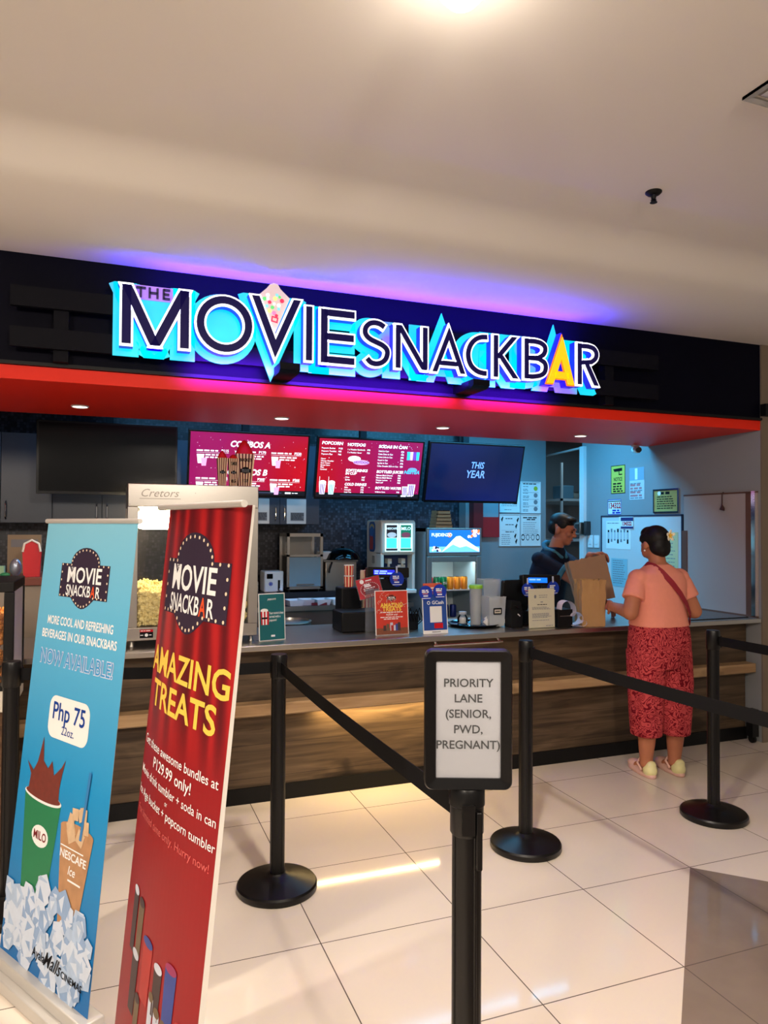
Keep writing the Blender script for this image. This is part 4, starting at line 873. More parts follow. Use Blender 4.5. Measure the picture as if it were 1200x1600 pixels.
d = MB().box(3.60, 3.826, 6.66, 6.698, 1.49, 1.70, mat('red metal', (170, 20, 28), .4)).box(3.60, 3.826, 6.66, 6.698, 1.855, 1.93, mat('red metal')).box(3.60, 3.606, 6.66, 6.698, 1.69, 1.86, mat('red metal')).box(3.82, 3.826, 6.66, 6.698, 1.69, 1.86, mat('red metal')).build('door', t); MB().box(3.605, 3.826, 6.668, 6.698, 1.70, 1.855, mat('grey cabinet glass', (130, 150, 160), .2)).build('glass_panel', d)
MB().tube([(3.612, 6.655, 1.52), (3.612, 6.645, 1.55), (3.612, 6.645, 1.62), (3.612, 6.655, 1.65)], .006, CHROME).build('handle', t)
t = thing('storage_rack', 'white metal rack with a shelf of basins in the dark storeroom', 'shelf', (5.45, 7.75, 0))
mb = MB()
for x in (5.24, 5.86):
    for y in (7.60, 8.0): mb.box(x, x + .025, y, y + .025, 0, 2.40, WHITE)
mb.build('uprights', t)
for z in (1.955, 1.45, .95): MB().box(5.24, 5.885, 7.60, 8.025, z - .03, z, WHITE).build('shelf', t)
def box_(name, lab, x0, x1, y0, y1, z0, z1, c): return MB().box(x0, x1, y0, y1, z0, z1, c).build(name, label=lab, cat=name.replace('_', ' '), bevel=.01)
box_('plastic_bin', 'clear blue plastic bin on the storeroom shelf', 5.28, 5.44, 7.62, 7.85, 1.956, 2.12, mat('blue clear plastic', (110, 150, 170), .25))
MB().lathe([(.05, 0), (.10, .05), (.11, .09), (.105, .09), (.05, .01), (.001, .01)], STEEL, (5.56, 7.80, 1.957), 24).build('steel_bowl', label='steel bowl on the storeroom shelf', cat='bowl')
light('storeroom_light', 'AREA', (5.2, 7.2, 2.68), 3, (.45, .8, 1), .6, .1)

# ---------------------------------------------------------------- right wall
XW = XR - .001
def onwall(y0, y1, z0, z1): return LEFTF(XW, (y0 + y1) / 2, (z0 + z1) / 2), abs(y0 - y1) / 2, (z1 - z0) / 2
def paper(name, lab, y0, y1, z0, z1, col, art, cat='notice', off=0.0, th=.0015):
    T, a, b_ = onwall(y0, y1, z0, z1); T = T @ Matrix.Translation((0, 0, off)); mb = MB(T).prism([(-a, -b_), (a, -b_), (a, b_), (-a, b_)], 0, th, col)
    mb.T = T @ Matrix.Translation((0, 0, th)); art(mb, a, b_); return mb.build(name, label=lab, cat=cat, smooth=0)
YPAP = mat('yellow paper', (206, 200, 84), .6); CERT = mat('gold certificate', (176, 164, 96), .35, noise=(30, .1)); CYPAP = mat('cyan paper', (142, 186, 196), .7); GRPAP = mat('grey print paper', (200, 204, 210), .7)
def a_y(mb, a, b_):
    mb.poly([(-a * .7, b_ * .75), (a * .6, b_ * .8), (a * .6, b_ * .58), (-a * .5, b_ * .55)], INK, I4, .0006); mb.rect(a * .1, a * .2, b_ * .3, b_ * .58, INK, I4, .0006); mb.rect(a * .1, a * .6, b_ * .3, b_ * .38, INK, I4, .0006); mb.text('NOTICE', 0, 0, .05, INK, I4, .0006, .02, width=a * 1.2)
    mb.lines(-a * .7, a * .7, [-b_ * .3, -b_ * .5, -b_ * .68, -b_ * .84], .014, INK, I4, .0006, .1)
    for q in ((-a, a, b_ - .006, b_), (-a, a, -b_, -b_ + .006), (-a, -a + .006, -b_, b_), (a - .006, a, -b_, b_)): mb.rect(*q, INK, I4, .0004)
paper('yellow_notice', 'yellow camera notice on the right wall, leftmost of the upper papers', 5.797, 5.592, 1.925, 2.196, YPAP, a_y)
def a_w(mb, a, b_):
    mb.rect(-a, a, b_ * .2, b_, mat('bluish film', (140, 170, 190), .15), I4, .0004); mb.rect(-a * .25, a * .1, b_ * .25, b_ * .95, WHITEINK, I4, .0008); mb.lines(-a * .9, a * .9, [-b_ * .1, -b_ * .3, -b_ * .55, -b_ * .75], .018, mat('pale red ink', (190, 120, 124), .7), I4, .0006); mb.lines(-a * .9, a * .9, [0, -b_ * .45, -b_ * .9], .010, GREY, I4, .0006)
paper('laminated_notice', 'clear laminated paper with red lines beside the yellow notice', 5.529, 5.329, 1.858, 2.156, GRPAP, a_w)
def a_r(mb, a, b_):
    mb.rect(-a * .95, a * .95, b_ * .70, b_ * .82, INK, I4, .0006); mb.text('134322', 0, b_ * .15, .075, REDINK, I4, .0008, .03, width=a * 1.75); mb.lines(-a * .3, a * .9, [-b_ * .45, -b_ * .75], .016, BLUEINK, I4, .0006, .1)
    for q in ((-a, a, b_ - .006, b_), (-a, a, -b_, -b_ + .006), (-a, -a + .006, -b_, b_), (a - .006, a, -b_, b_)): mb.rect(*q, BLUEINK, I4, .0004)
paper('red_number_notice', 'white notice with a red number above the left whiteboard', 5.846, 5.648, 1.722, 1.869, PAPER, a_r)
T, a, b_ = onwall(5.205, 4.894, 1.728, 1.94)
def a_c(mb, a, b_):
    mb.lines(-a * .6, a * .3, [b_ * .75], .022, INK, I4, .0048, 0); mb.lines(-a * .8, a * .85, [b_ * (.4 - .22 * k) for k in range(6)], .008, INK, I4, .0048); mb.disc(-a * .6, b_ * .75, .02, WHITEINK, I4, .005, 14)
framed('certificate', 'gold certificate in a shiny frame above the whiteboards', T, a, b_, a_c, CHROME, CERT, 'certificate', fw=.014)
# left whiteboard and its papers
t = thing('whiteboard', 'whiteboard covered with papers behind the woman, left of the larger board', 'whiteboard', (XW, 5.38, .70))
T, a, b_ = onwall(5.935, 4.850, .69, 1.712)
WBM = mat('whiteboard enamel', (206, 208, 208), .3, noise=(3, .02)); MB(T).box(-a, a, -b_, b_, 0, .010, WBM).build('board', t)
mb = MB(T)
for q in ((-a, a, b_ - .012, b_ + .003), (-a, a, -b_ - .003, -b_ + .012), (-a - .003, -a + .012, -b_, b_), (a - .012, a + .003, -b_, b_)): mb.box(*q, 0, .015, mat('dark blue frame', (40, 48, 70), .4))
mb.build('frame', t)
def a_p(mb, a, b_):
    mb.lines(-a * .9, a * .9, [b_ * .85], .008, GREY, I4, .0006)
    for k in range(7): x = a * (-.8 + .26 * k); mb.rect(x - .012, x + .012, -b_ * (.6 - .1 * (k % 3)), b_ * (.35 + .1 * (k % 2)), GREY if k % 3 else INK, I4, .0006); mb.rect(x - .009, x + .009, -b_ * .3, b_ * .2, GRPAP, I4, .0009)
paper('drawing_sheet', 'large white sheet of drawings on the left whiteboard', 5.857, 5.50, 1.392, 1.66, PAPER, a_p, 'paper', .011)
def a_l(mb, a, b_): mb.lines(-a * .8, a * .8, [b_ * (.85 - .16 * k) for k in range(11)], .007, GREY, I4, .0006)
paper('cyan_sheet', 'pale cyan typed sheet low on the left whiteboard', 5.78, 5.549, 1.035, 1.301, CYPAP, a_l, 'paper', .011)
paper('yellowed_sheet', 'yellowed sheet on the whiteboard to the right of the woman\'s head', 5.12, 4.90, 1.15, 1.56, mat('pale yellow paper', (206, 200, 150), .7), a_l, 'paper', .011)
def a_s(mb, a, b_): mb.rect(-a * .75, a, b_ * .3, b_ * .9, mat('navy sticker', (40, 44, 100), .6), I4, .0006); mb.text('134322', a * .1, -b_ * .15, .05, REDINK, I4, .0008, .04, width=a * 1.3); mb.rect(-a * .75, a, -b_ * .95, -b_ * .6, mat('navy sticker'), I4, .0006)
paper('curled_notice', 'white notice with navy bands hanging half loose at the board top', 5.66, 5.46, 1.585, 1.70, PAPER, a_s, 'notice', .016)
paper('brown_strip', 'brown wooden strip between the two whiteboards', 4.848, 4.79, 1.10, 1.575, mat('brown wood strip', (108, 66, 50), .5, noise=(20, .2, (1, 1, .2))), lambda *q: None, 'strip', 0, .02)
# right whiteboard
t = thing('large_board', 'large blank beige board with a brown edge at the right end of the wall', 'whiteboard', (XW, 4.47, .95))
T, a, b_ = onwall(4.83, 4.09, .935, 1.870); MB(T).box(-a, a, -b_, b_, 0, .014, mat('beige board', (168, 156, 152), .45, noise=(2, .03))).build('board', t)
MB(T).box(-a, a, b_ - .004, b_ + .008, 0, .018, mat('brown board edge', (100, 66, 50), .5)).box(a - .10, a - .05, -b_, b_, .014, .018, mat('brown board edge')).box(-a, a, -b_ - .01, -b_ + .004, 0, .02, mat('brown board edge')).build('brown_trim', t); MB(T).box(a - .045, a - .01, -b_, b_ + .01, 0, .024, CHROME).build('metal_edge', t)
BR = mat('brown hook', (72, 40, 32), .5)
MB(LEFTF(XW - .02, 4.40, 1.87)).tube([(0, .01, 0), (0, .005, .012), (0, -.02, .014), (-.004, -.07, .010), (-.012, -.10, .006)], .005, BR).prism([(-.03, -.125), (.012, -.135), (.014, -.115), (-.008, -.085)], .002, .012, BR).build('hook_clip', label='brown hook with a clip hanging over the large board', cat='hook')
# switches, access box, camera
for y, l in ((6.115, 'white light switch plate by the storeroom door, the left one'), (6.015, 'white light switch plate by the storeroom door, the right one')):
    t = thing('light_switch', l, 'switch', (XW, y, 1.40), 'light switches by the door'); T = LEFTF(XW, y, 1.457)
    MB(T).prism(rrect(.040, .062, .005, 3), 0, .008, WHITE).build('plate', t); MB(T).box(-.018, .018, -.03, .03, .008, .013, WHITE).build('rocker', t, bevel=.002)
t = thing('door_closer_box', 'grey access control box on the door jamb behind the clerk', 'access control', (XW - .03, 6.19, 1.52)); T = LEFTF(4.532, 6.225, 1.585)
MB(T).box(-.05, .05, -.065, .065, 0, .05, STEELD).build('housing', t, bevel=.006); MB(T).box(-.03, .03, -.045, .045, .05, .055, GLOSSBLK).build('keypad', t); MB(LEFTF(XW, 6.135, 1.59)).box(-.02, .02, -.075, .07, 0, .06, mat('dark grey cover', (46, 44, 46), .4)).build('bracket', t, bevel=.006)
t = thing('security_camera', 'small dark security camera under the back edge of the red soffit', 'camera', (4.40, 5.25, 2.30))
MB().lathe([(.035, 2.335), (.035, 2.322), (.012, 2.318), (.012, 2.305)], WHITE, (4.40, 5.25, 0), 20).build('mount', t)
MB().cyl((4.36, 5.16, 2.285), (4.41, 5.27, 2.298), .028, WHITE, seg=20).build('camera_body', t); MB().cyl((4.354, 5.147, 2.283), (4.36, 5.16, 2.285), .024, GLOSSBLK, seg=20).build('lens', t)
# ---------------------------------------------------------------- popcorn machine on the counter
ZC = .927
KERN = mat('popcorn', (240, 222, 160), .75, 0, .2, noise=(35, .16)); CARA = mat('caramel popcorn', (206, 132, 62), .5, 0, .4, noise=(30, .25))
HOTL = mat('lit warming lamp', (255, 240, 200), .4, emit=(255, 236, 190), es=14)
_KB = None
def kernels(name, lab, spots, c, r, parent=None):
    rr = random.Random(11); base = MB(); base.ell((0, 0, 0), 1, c, 7, 5)
    tv, tf = base.v, base.f; mb = MB(); mb.ms = [c]
    for x, y, z in spots:
        for k in range(3):
            s = r * rr.uniform(.55, 1.0); ox, oy, oz = (rr.uniform(-r, r) * .8 for _ in range(3)); b0 = len(mb.v)
            ax = rr.uniform(.7, 1.2); mb.v += [Vector((x + ox + q.x * s * ax, y + oy + q.y * s, z + oz + q.z * s)) for q in tv]
            mb.f += [tuple(b0 + i for i in q) for q in tf]; mb.mi += [0] * len(tf)
    return mb.build(name, label=lab, cat='popcorn', kind='stuff', smooth=180)
px0, px1, py0, py1 = .094, .812, 4.20, 4.74
t = thing('popcorn_machine', 'large steel popcorn machine with glass sides standing on the counter', 'popcorn machine', (.453, 4.47, ZC))
mb = MB().box(px0, px1, py0, py1, .962, 1.035, STEEL); mb.build('base_tray', t, bevel=.004)
for x in (px0 + .03, px1 - .03):
    for y in (py0 + .04, py1 - .04): MB().lathe([(.018, ZC), (.014, ZC + .01), (.012, .962)], STEELD, (x, y, 0), 16).build('foot', t)
cap = MB().box(px0, px1, py0 - .005, py1, 1.700, 1.828, STEEL).build('top_canopy', t, bevel=.004)
mb = MB().text('Cretors', px0 + .17, 1.775, .062, mat('engraved grey', (140, 134, 126), .4, .8), FRONT(0, py0 - .0055, 0), .001, 0, width=.20, shear=.35); mb.rect(px0 + .06, px0 + .28, 1.744, 1.747, mat('engraved grey'), FRONT(0, py0 - .0055, 0), .001)
for x in (px0 + .01, px0 + .36): mb.disc(x, 1.712 if x < .2 else 1.78, .003, STEELD, FRONT(0, py0 - .0055, 0), .001, 10)
mb.build('engraved_name', cap)
for x, w_ in ((px0, .055), (px1 - .055, .055)):
    for y in (py0, py1 - .04): MB().box(x, x + w_, y, y + .04, 1.035, 1.70, STEEL).build('corner_post', t, bevel=.002)
MB().box(px0 + .055, px1 - .055, py0 + .006, py0 + .010, 1.035, 1.70, GLASS).build('front_pane', t)
for x in (px0 + .004, px1 - .008): MB().box(x, x + .004, py0 + .04, py1 - .04, 1.035, 1.70, GLASS).build('side_pane', t)
MB().box(px0 + .055, px1 - .055, py1 - .012, py1 - .008, 1.22, 1.70, GLASS).build('back_door', t)
MB().box(px0 + .055, px1 - .055, py1 - .03, py1 - .005, 1.20, 1.235, STEEL).build('back_ledge', t)
T = FRONT(px0 + .105, py0 - .001, 1.000); mb = MB(T); mb.rect(-.035, .035, -.023, .023, INK, I4, .001); mb.rect(-.035, .035, .010, .023, REDINK, I4, .0014); mb.lines(-.03, .03, [.0165], .004, WHITEINK, I4, .0018); mb.disc(0, -.007, .009, WHITEINK, I4, .0018); mb.lines(-.032, -.012, [-.007], .004, WHITEINK, I4, .0018); mb.lines(.014, .032, [-.007], .004, WHITEINK, I4, .0018); mb.build('warning_sticker', t)
k = MB().lathe([(.001, 0), (.10, 0), (.115, .02), (.115, .15), (.10, .165), (.001, .175)], STEEL, (.46, 4.48, 1.46), 32).build('kettle', t); MB().tube([(.46, 4.48, 1.63), (.46, 4.48, 1.70)], .018, STEELD).tube([(.575, 4.48, 1.55), (.66, 4.45, 1.55)], .010, BLACK).build('kettle_hanger', k)
MB().box(.17, .36, 4.40, 4.56, 1.685, 1.699, HOTL).build('heat_lamp', t)
MB().box(.150, .345, 4.36, 4.44, 1.575, 1.684, mat('lit popcorn lamp shade', (255, 240, 200), .4, emit=(255, 230, 180), es=48)).build('lamp_shade', t, bevel=.03, seg=4)
sp = []
for _ in range(2600):
    x = random.uniform(px0 + .065, px1 - .065); top = 1.225 + .03 * math.sin(x * 14) - .05 * ((x - .42) / .3) ** 2 + .02
    if random.random() < .68: y = py0 + .028 + random.random() * .03; z = random.uniform(1.05, top)
    else: y = random.uniform(py0 + .03, py1 - .06); z = top + (y - py0) * .08 - random.random() * .03
    sp.append((x, y, z))
kernels('popcorn_heap', 'pale yellow popcorn heaped inside the large steel machine', sp, KERN, .0105)
MB().prism([(px0 + .07, 1.04), (px1 - .07, 1.04), (px1 - .07, 1.19), (px0 + .07, 1.20)], -(py1 - .06), -(py0 + .06), KERN, SX).build('popcorn_bed', label='popcorn lying deeper behind the front layer in the steel machine', cat='popcorn', kind='stuff', smooth=0)
# striped buckets on top
STRC = mat('cream stripe card', (240, 206, 168), .6); STRR = mat('dark red stripe card', (96, 14, 20), .6); REDTOP = mat('red bucket filling', (206, 14, 16), .6, noise=(40, .2))
def bucket(x, y, wb, wt, h, top, lab, words, ns, rz=0.0):
    t = thing('popcorn_bucket', lab, 'popcorn bucket', (x, y, 1.829), 'striped buckets on the popcorn machine'); z0 = 1.829
    T0 = Matrix.Translation((x, y, z0)) @ Matrix.Rotation(rz, 4, 'Z'); mb = MB(T0)
    c = [(-1, -1), (1, -1), (1, 1), (-1, 1)]
    for s in range(4):
        a, b_ = Vector(c[s]), Vector(c[(s + 1) % 4])
        for q in range(ns):
            u0, u1 = q / ns, (q + 1) / ns; pa, pb = a.lerp(b_, u0), a.lerp(b_, u1)
            mb.add([(pa.x * wb, pa.y * wb, 0), (pb.x * wb, pb.y * wb, 0), (pb.x * wt, pb.y * wt, h), (pa.x * wt, pa.y * wt, h)], [(0, 1, 2, 3)], STRC if q % 2 == 0 else STRR)
    mb.add([(-wb, -wb, 0), (wb, -wb, 0), (wb, wb, 0), (-wb, wb, 0)], [(3, 2, 1, 0)], STRC)
    T = frame((0, -wb, 0), (1, 0, 0), (0, -(wt - wb), h)); s = wt * 1.15
    marquee(mb, T, 0, h * .52, s, INK, INK, GREY, GREY)
    if words[0]: mb.text(words[0], 0, h * .82, .026, INK, T, .0012, .04, width=wt * 1.35)
    if words[1]: mb.text(words[1], 0, h * .22, .026, INK, T, .0012, .03)
    mb.build('box', t)
    v = [(-wt * .97, -wt * .97, h - .003), (wt * .97, -wt * .97, h - .003), (wt * .97, wt * .97, h - .003), (-wt * .97, wt * .97, h - .003)]; m_ = MB(T0); n = 8; g = []
    for i in range(n + 1):
        for j in range(n + 1):
            u, w_ = 2 * i / n - 1, 2 * j / n - 1; e = (1 - abs(u) ** 1.6) * (1 - abs(w_) ** 1.6); g.append((u * wt * .99, w_ * wt * .99, h - .003 + top * e ** .8))
    m_.add(g, [(i * (n + 1) + j, (i + 1) * (n + 1) + j, (i + 1) * (n + 1) + j + 1, i * (n + 1) + j + 1) for i in range(n) for j in range(n)], REDTOP); m_.add(v, [(3, 2, 1, 0)], REDTOP); m_.build('red_filling', t)
bucket(.640, 4.47, .020, .030, .180, .05, 'short striped popcorn bucket on the machine, left end of the row', ('', ''), 9)
bucket(.705, 4.46, .020, .029, .178, .03, 'short striped popcorn bucket on the machine, between the other two', ('TUMBLER', '85'), 9)
bucket(.783, 4.52, .038, .056, .212, .095, 'tall striped popcorn bucket with heaped red top, right end of the row', ('BUCKET', '125'), 11)

# ---------------------------------------------------------------- caramel popcorn cart, side cabinet at the left edge
t = thing('caramel_popcorn_cart', 'black framed caramel popcorn warmer on a wooden stand at the left edge', 'popcorn cart', (-.80, 3.79, 0))
cx0, cx1, cy0, cy1 = -1.05, -.388, 3.565, 4.00
MB().box(cx0 + .02, cx1 - .02, cy0 + .02, cy1 - .02, 0, .775, RUSTIC).build('stand', t); MB().box(cx0, cx1, cy0, cy1, .775, .87, CREAM).build('base_drawer', t, bevel=.004)
for x in (cx0, cx1 - .04):
    for y in (cy0, cy1 - .03): MB().box(x, x + .04, y, y + .03, .87, 1.30, BLACKP).build('corner_post', t, bevel=.003)
MB().box(cx0, cx1, cy0, cy1, 1.30, 1.345, BLACKP).build('top_frame', t, bevel=.004); MB().box(cx0, cx1, cy0, cy1, .868, .89, BLACKP).build('bottom_frame', t)
mb = MB().box(cx0 + .04, cx1 - .04, cy0 + .005, cy0 + .009, .87, 1.30, GLASS); T = FRONT(0, cy0 + .004, 0); mb.text('CARAMEL CORN', cx1 - .30, 1.245, .05, mat('gold ink', (176, 84, 50), .5), T, .001, .02, width=.45); mb.text('BAR-B-Q', cx1 - .17, 1.195, .06, mat('gold ink'), T, .001, .02, width=.22); mb.build('front_pane', t)
MB().box(cx1 - .012, cx1 - .006, cy0 + .03, cy1 - .03, .89, 1.30, mat('lilac side panel', (196, 190, 202), .3)).build('side_panel', t)
MB().box(cx0 + .1, cx1 - .1, 3.68, 3.88, 1.29, 1.299, HOTL).build('heat_lamp', t)
kernels('caramel_popcorn_heap', 'amber caramel popcorn heaped in the black framed warmer', [(random.uniform(cx0 + .05, cx1 - .05), cy0 + .025 + random.random() * .03, random.uniform(.90, 1.17)) for _ in range(900)] + [(random.uniform(cx0 + .05, cx1 - .05), random.uniform(cy0 + .03, cy1 - .04), 1.17 + random.random() * .02) for _ in range(300)], CARA, .013)
t = thing('side_cabinet', 'tall cabinet with a reddish brown top behind the blue banner', 'cabinet', (-.75, 5.2, 0))
MB().box(-1.3, -.30, 4.93, 5.5, 0, 1.225, mat('taupe laminate', (142, 130, 118), .5, noise=(6, .04))).build('body', t); MB().box(-1.32, -.28, 4.90, 5.52, 1.225, 1.275, mat('mahogany top', (112, 54, 44), .35, noise=(8, .15, (.3, 2, 2)))).build('top', t, bevel=.004)
mb = MB().prism([(-.045, 0), (.045, 0), (.052, .15), (.04, .20), (0, .22), (-.04, .20), (-.052, .15)], -.03, .03, mat('red scoop card', (196, 14, 36), .5), FRONT(-.445, 4.98, 1.276)); mb.tube([(-.495, 4.945, 1.43), (-.485, 4.945, 1.48), (-.445, 4.945, 1.502), (-.405, 4.945, 1.48), (-.395, 4.945, 1.43)], .007, WHITE); mb.build('red_scoop_box', label='red rounded popcorn box with a white rim on the mahogany top', cat='box')
MB().box(-.62, -.42, 5.30, 5.33, 1.276, 1.53, mat('brown board', (146, 128, 104), .6)).box(-.60, -.44, 5.298, 5.30, 1.45, 1.50, GREY).build('brown_board', label='brown board standing behind the red popcorn box', cat='board')
MB().ell((-.54, 5.02, 1.33), (.035, .03, .056), mat('silver foil', (160, 170, 190), .3, .6, noise=(40, .3)), 14, 8).build('foil_pouch', label='small silver foil pouch beside the red popcorn box', cat='pouch')
MB().ell((-.595, 5.0, 1.288), (.03, .025, .014), mat('green wrapper', (40, 130, 90), .4)).build('green_wrapper', label='small green wrapper lying on the mahogany top', cat='wrapper'); MB().box(-.66, -.605, 5.02, 5.08, 1.276, 1.34, mat('mint carton', (150, 190, 160), .6)).build('mint_carton', label='small mint green carton at the left edge on the mahogany top', cat='carton')

# ---------------------------------------------------------------- counter displays
def stand_sign(name, lab, x0, x1, y, h, lean, art, face, cat='sign', rim=PAPER, yaw=0, th=.004):
    xc = (x0 + x1) / 2; a = (x1 - x0) / 2; t = thing(name, lab, cat, (xc, y, ZC))
    c, s = math.cos(R(yaw)), math.sin(R(yaw)); T = frame((xc, y, ZC), (c, s, 0), (-s * math.sin(R(lean)), c * math.sin(R(lean)), math.cos(R(lean))))
    MB(T).box(-a, a, 0, h, -th, 0, rim).build('holder', t); mb = MB(T); mb.rect(-a + .005, a - .005, .005, h - .005, face, I4, .0008); art(mb, a, h); mb.build('print', t, smooth=0)
    MB(T).box(-a, a, 0, .004, -.07, .0, ACRYL).build('foot', t); return T, t
TEAL = mat('teal print', (14, 96, 102), .4, noise=(3, .12)); 
def art_t(mb, a, h):
    mb.text('popcorn', 0, h * .88, .020, WHITEINK, I4, .0016, 0, width=a * .6, shear=.3)
    for k in range(5): x = -a * .85 + .010 * k; mb.poly([(x + (.0012 * (k - 2)) * -1, h * .34), (x + .009, h * .34), (x + .010, h * .62), (x - .001, h * .62)], (REDINK, WHITEINK)[k % 2], I4, .0016)
    mb.disc(-a * .58, h * .64, .024, WHITEINK, I4, .0014, 12, .012); mb.rect(-a * .8, -a * .36, h * .46, h * .50, INK, I4, .002)
    for k, l in enumerate(('Your movie is best', 'served with a', 'popcorn!')): mb.text(l, -a * .22, h * (.58 - .075 * k), .020, WHITEINK, I4, .0016, .01, 'LEFT', width=a * (1.1, .85, .55)[k])
    mb.rect(-a * .1, a * .2, h * .08, h * .12, WHITEINK, I4, .0016)
stand_sign('popcorn_sign', 'teal counter sign with a striped popcorn box beside the popcorn machine', .818, .985, 4.20, .275, 4, art_t, TEAL, yaw=12)
AMZ = mat('orange red print', (196, 52, 34), .4, noise=(25, .15))
def art_a(mb, a, h):
    marquee(mb, I4, 0, h * .83, .06, INK, BULB, WHITEINK, ORANGE)
    mb.text('AMAZING', 0, h * .665, .036, YELLOW, I4, .0018, .03, width=a * 1.35); mb.text('TREATS', 0, h * .575, .036, YELLOW, I4, .0018, .03, width=a * 1.15)
    mb.lines(-a * .7, a * .75, [h * .51, h * .40], .005, WHITEINK, I4, .0014, .1); mb.text('P129.99 only!', 0, h * .455, .014, WHITEINK, I4, .0014, .02); mb.lines(-a * .5, a * .5, [h * .36], .005, WHITEINK, I4, .0014)
    rr = random.Random(8)
    for k in range(16): x, z = rr.uniform(-a * .9, a * .9), rr.uniform(h * .35, h * .9); mb.tube([(x, z, .001), (x + rr.uniform(-.02, .02), z + .012, .001), (x + rr.uniform(-.02, .02), z + .024, .001)], .0012, CREAM, 4)
    mb.rect(-a + .005, a - .005, .005, h * .16, mat('brown print', (120, 66, 40), .5, noise=(60, .4)), I4, .0012)
    for k, (x, c) in enumerate(((-.05, 0), (-.03, 4), (-.005, 2), (.012, 2), (.03, 3), (.045, 0), (.0, 1))): mb.rect(x - .009, x + .009, h * .10, h * (.22 + .03 * (k % 3)), mat('cup print %d' % c), I4, .0016 + .0001 * k)
stand_sign('treats_sign', 'orange red counter sign with a yellow AMAZING TREATS title', 1.535, 1.755, 4.17, .275, 6, art_a, AMZ)
def art_r(mb, a, h):
    mb.disc(0, h * .42, a * .75, mat('deep red print', (140, 10, 30), .5), I4, .0012, 28, h * .33); 
    for i in range(28): an = i / 28 * 6.283; mb.disc(a * .75 * math.cos(an), h * .42 + h * .33 * math.sin(an), .0025, WHITEINK, I4, .0016, 6)
    mb.lines(-a * .2, a * .4, [h * .85], .007, WHITEINK, I4, .0016, 0); mb.lines(-a * .4, a * .3, [h * .58, h * .66], .009, WHITEINK, I4, .002, .2); mb.lines(-a * .5, a * .5, [h * .48, h * .40], .005, WHITEINK, I4, .002); mb.rect(-a * .55, a * .6, h * .10, h * .18, CREAM, I4, .002); mb.lines(-a * .5, a * .55, [h * .14], .007, REDINK, I4, .0024, 0); mb.disc(-a * .5, h * .84, .014, WHITEINK, I4, .0016)
def panel_sign(name, lab, T, a, h, art, face, rim, cat='sign'):
    t = thing(name, lab, cat, T.translation); MB(T).box(-a, a, 0, h, -.003, 0, rim).build('holder', t); mb = MB(T); mb.rect(-a + .004, a - .004, .004, h - .004, face, I4, .0008); art(mb, a, h); mb.build('print', t, smooth=0); return t
Tr = frame((1.575, 4.35, 1.142), (.975, 0, .20), (-.18, .25, .95))
tt_ = panel_sign('red_promo_card', 'tilted red promotion card in a clear holder in front of the left register', Tr, .083, .135, art_r, mat('crimson print', (176, 14, 40), .4), ACRYL)
MB().box(1.53, 1.62, 4.350, 4.357, ZC, 1.20, ACRYL).build('stem', tt_)
def badge(mb, T, r, z=0.0):
    I = T; mb.lathe([(r, -.002), (r, .002)], BLUEINK, (0, 0, 0), 24, T @ Matrix.Translation((0, 0, z))); mb.lines(-r * .6, r * .5, [r * .35, r * .12], r * .16, WHITEINK, T, z + .003, .2); mb.lines(-r * .5, r * .5, [-r * .12], r * .16, mat('pale red ink'), T, z + .003, .2); mb.rect(-r * .4, r * .3, -r * .5, -r * .33, WHITEINK, T, z + .003); mb.rect(-r * .65, r * .65, -r * .78, -r * .7, WHITEINK, T, z + .003); return mb
VFD = mat('lit blue customer display', (40, 60, 255), .3, emit=(34, 34, 255), es=1.2); VFT = mat('lit display characters', (150, 190, 255), .3, emit=(130, 170, 255), es=1.3)
VFC = mat('lit cyan customer display', (20, 120, 255), .3, emit=(10, 110, 255), es=1.2)
def register(lab, x, y, disp, vmat, badges, mon):
    t = thing('cash_register', lab, 'cash register', (x, y, ZC))
    MB().box(x - .06, x + .10, y - .02, y + .12, ZC, ZC + .10, BLACK).build('stand', t, bevel=.01)
    MB().box(x - .01, x + .05, y + .03, y + .08, ZC + .08, mon[2] + .03, BLACK).build('neck', t)
    T = frame((mon[0], y, mon[2]), (1, 0, 0), (0, -.12, 1)); MB(T).prism(rrect(mon[1], mon[3], .02), -.035, 0, BLACKP, Matrix.Translation((0, mon[3], 0))).build('monitor_back', t, bevel=.006)
    x0, x1, z0, z1, yd = disp; T = frame(((x0 + x1) / 2, yd, (z0 + z1) / 2), (1, 0, -.03), (0, .12, 1)); a, h = (x1 - x0) / 2, (z1 - z0) / 2
    d = MB(T).prism(rrect(a, h, .01), -.05, 0, BLACKP).build('customer_display', t, bevel=.003); mb = MB(T); mb.rect(-a * .72, a * .28, -h * .45, h * .45, vmat, I4, .001); mb.lines(-a * .68, a * .22, [h * .2, -h * .2] if vmat is VFD else [h * .1], .009, VFT, I4, .0016, .3); mb.build('lit_panel', d)
    MB().cyl(((x0 + x1) / 2, yd + .03, ZC + .05), ((x0 + x1) / 2, yd + .03, z0 + .01), .016, BLACK).build('display_pole', t)
    for bx, bz, r in badges: mb = badge(MB(), frame((bx, yd - .012, bz), (1, 0, 0), (0, .1, 1)), r); mb.cyl((bx, yd - .010, bz + r * .8), (bx, yd - .008, bz + r * 1.7), .006, mat('clear clip', (190, 195, 215), .3)); mb.build('badge', t, label='round blue badge clipped on the display')
    return t
register('black cash register with a lit violet customer display behind the treats sign', 1.72, 4.46, (1.575, 1.868, 1.262, 1.330, 4.44), VFD, [(1.775, 1.252, .050)], (1.755, .10, 1.10, .075))
MB().box(1.375, 1.655, 4.36, 4.57, ZC, 1.055, BLACK).build('cash_till', label='black cash till box on the counter left of the treats sign', cat='cash till', bevel=.008)
mb = MB().box(1.80, 1.90, 4.36, 4.48, ZC, 1.03, BLACK)
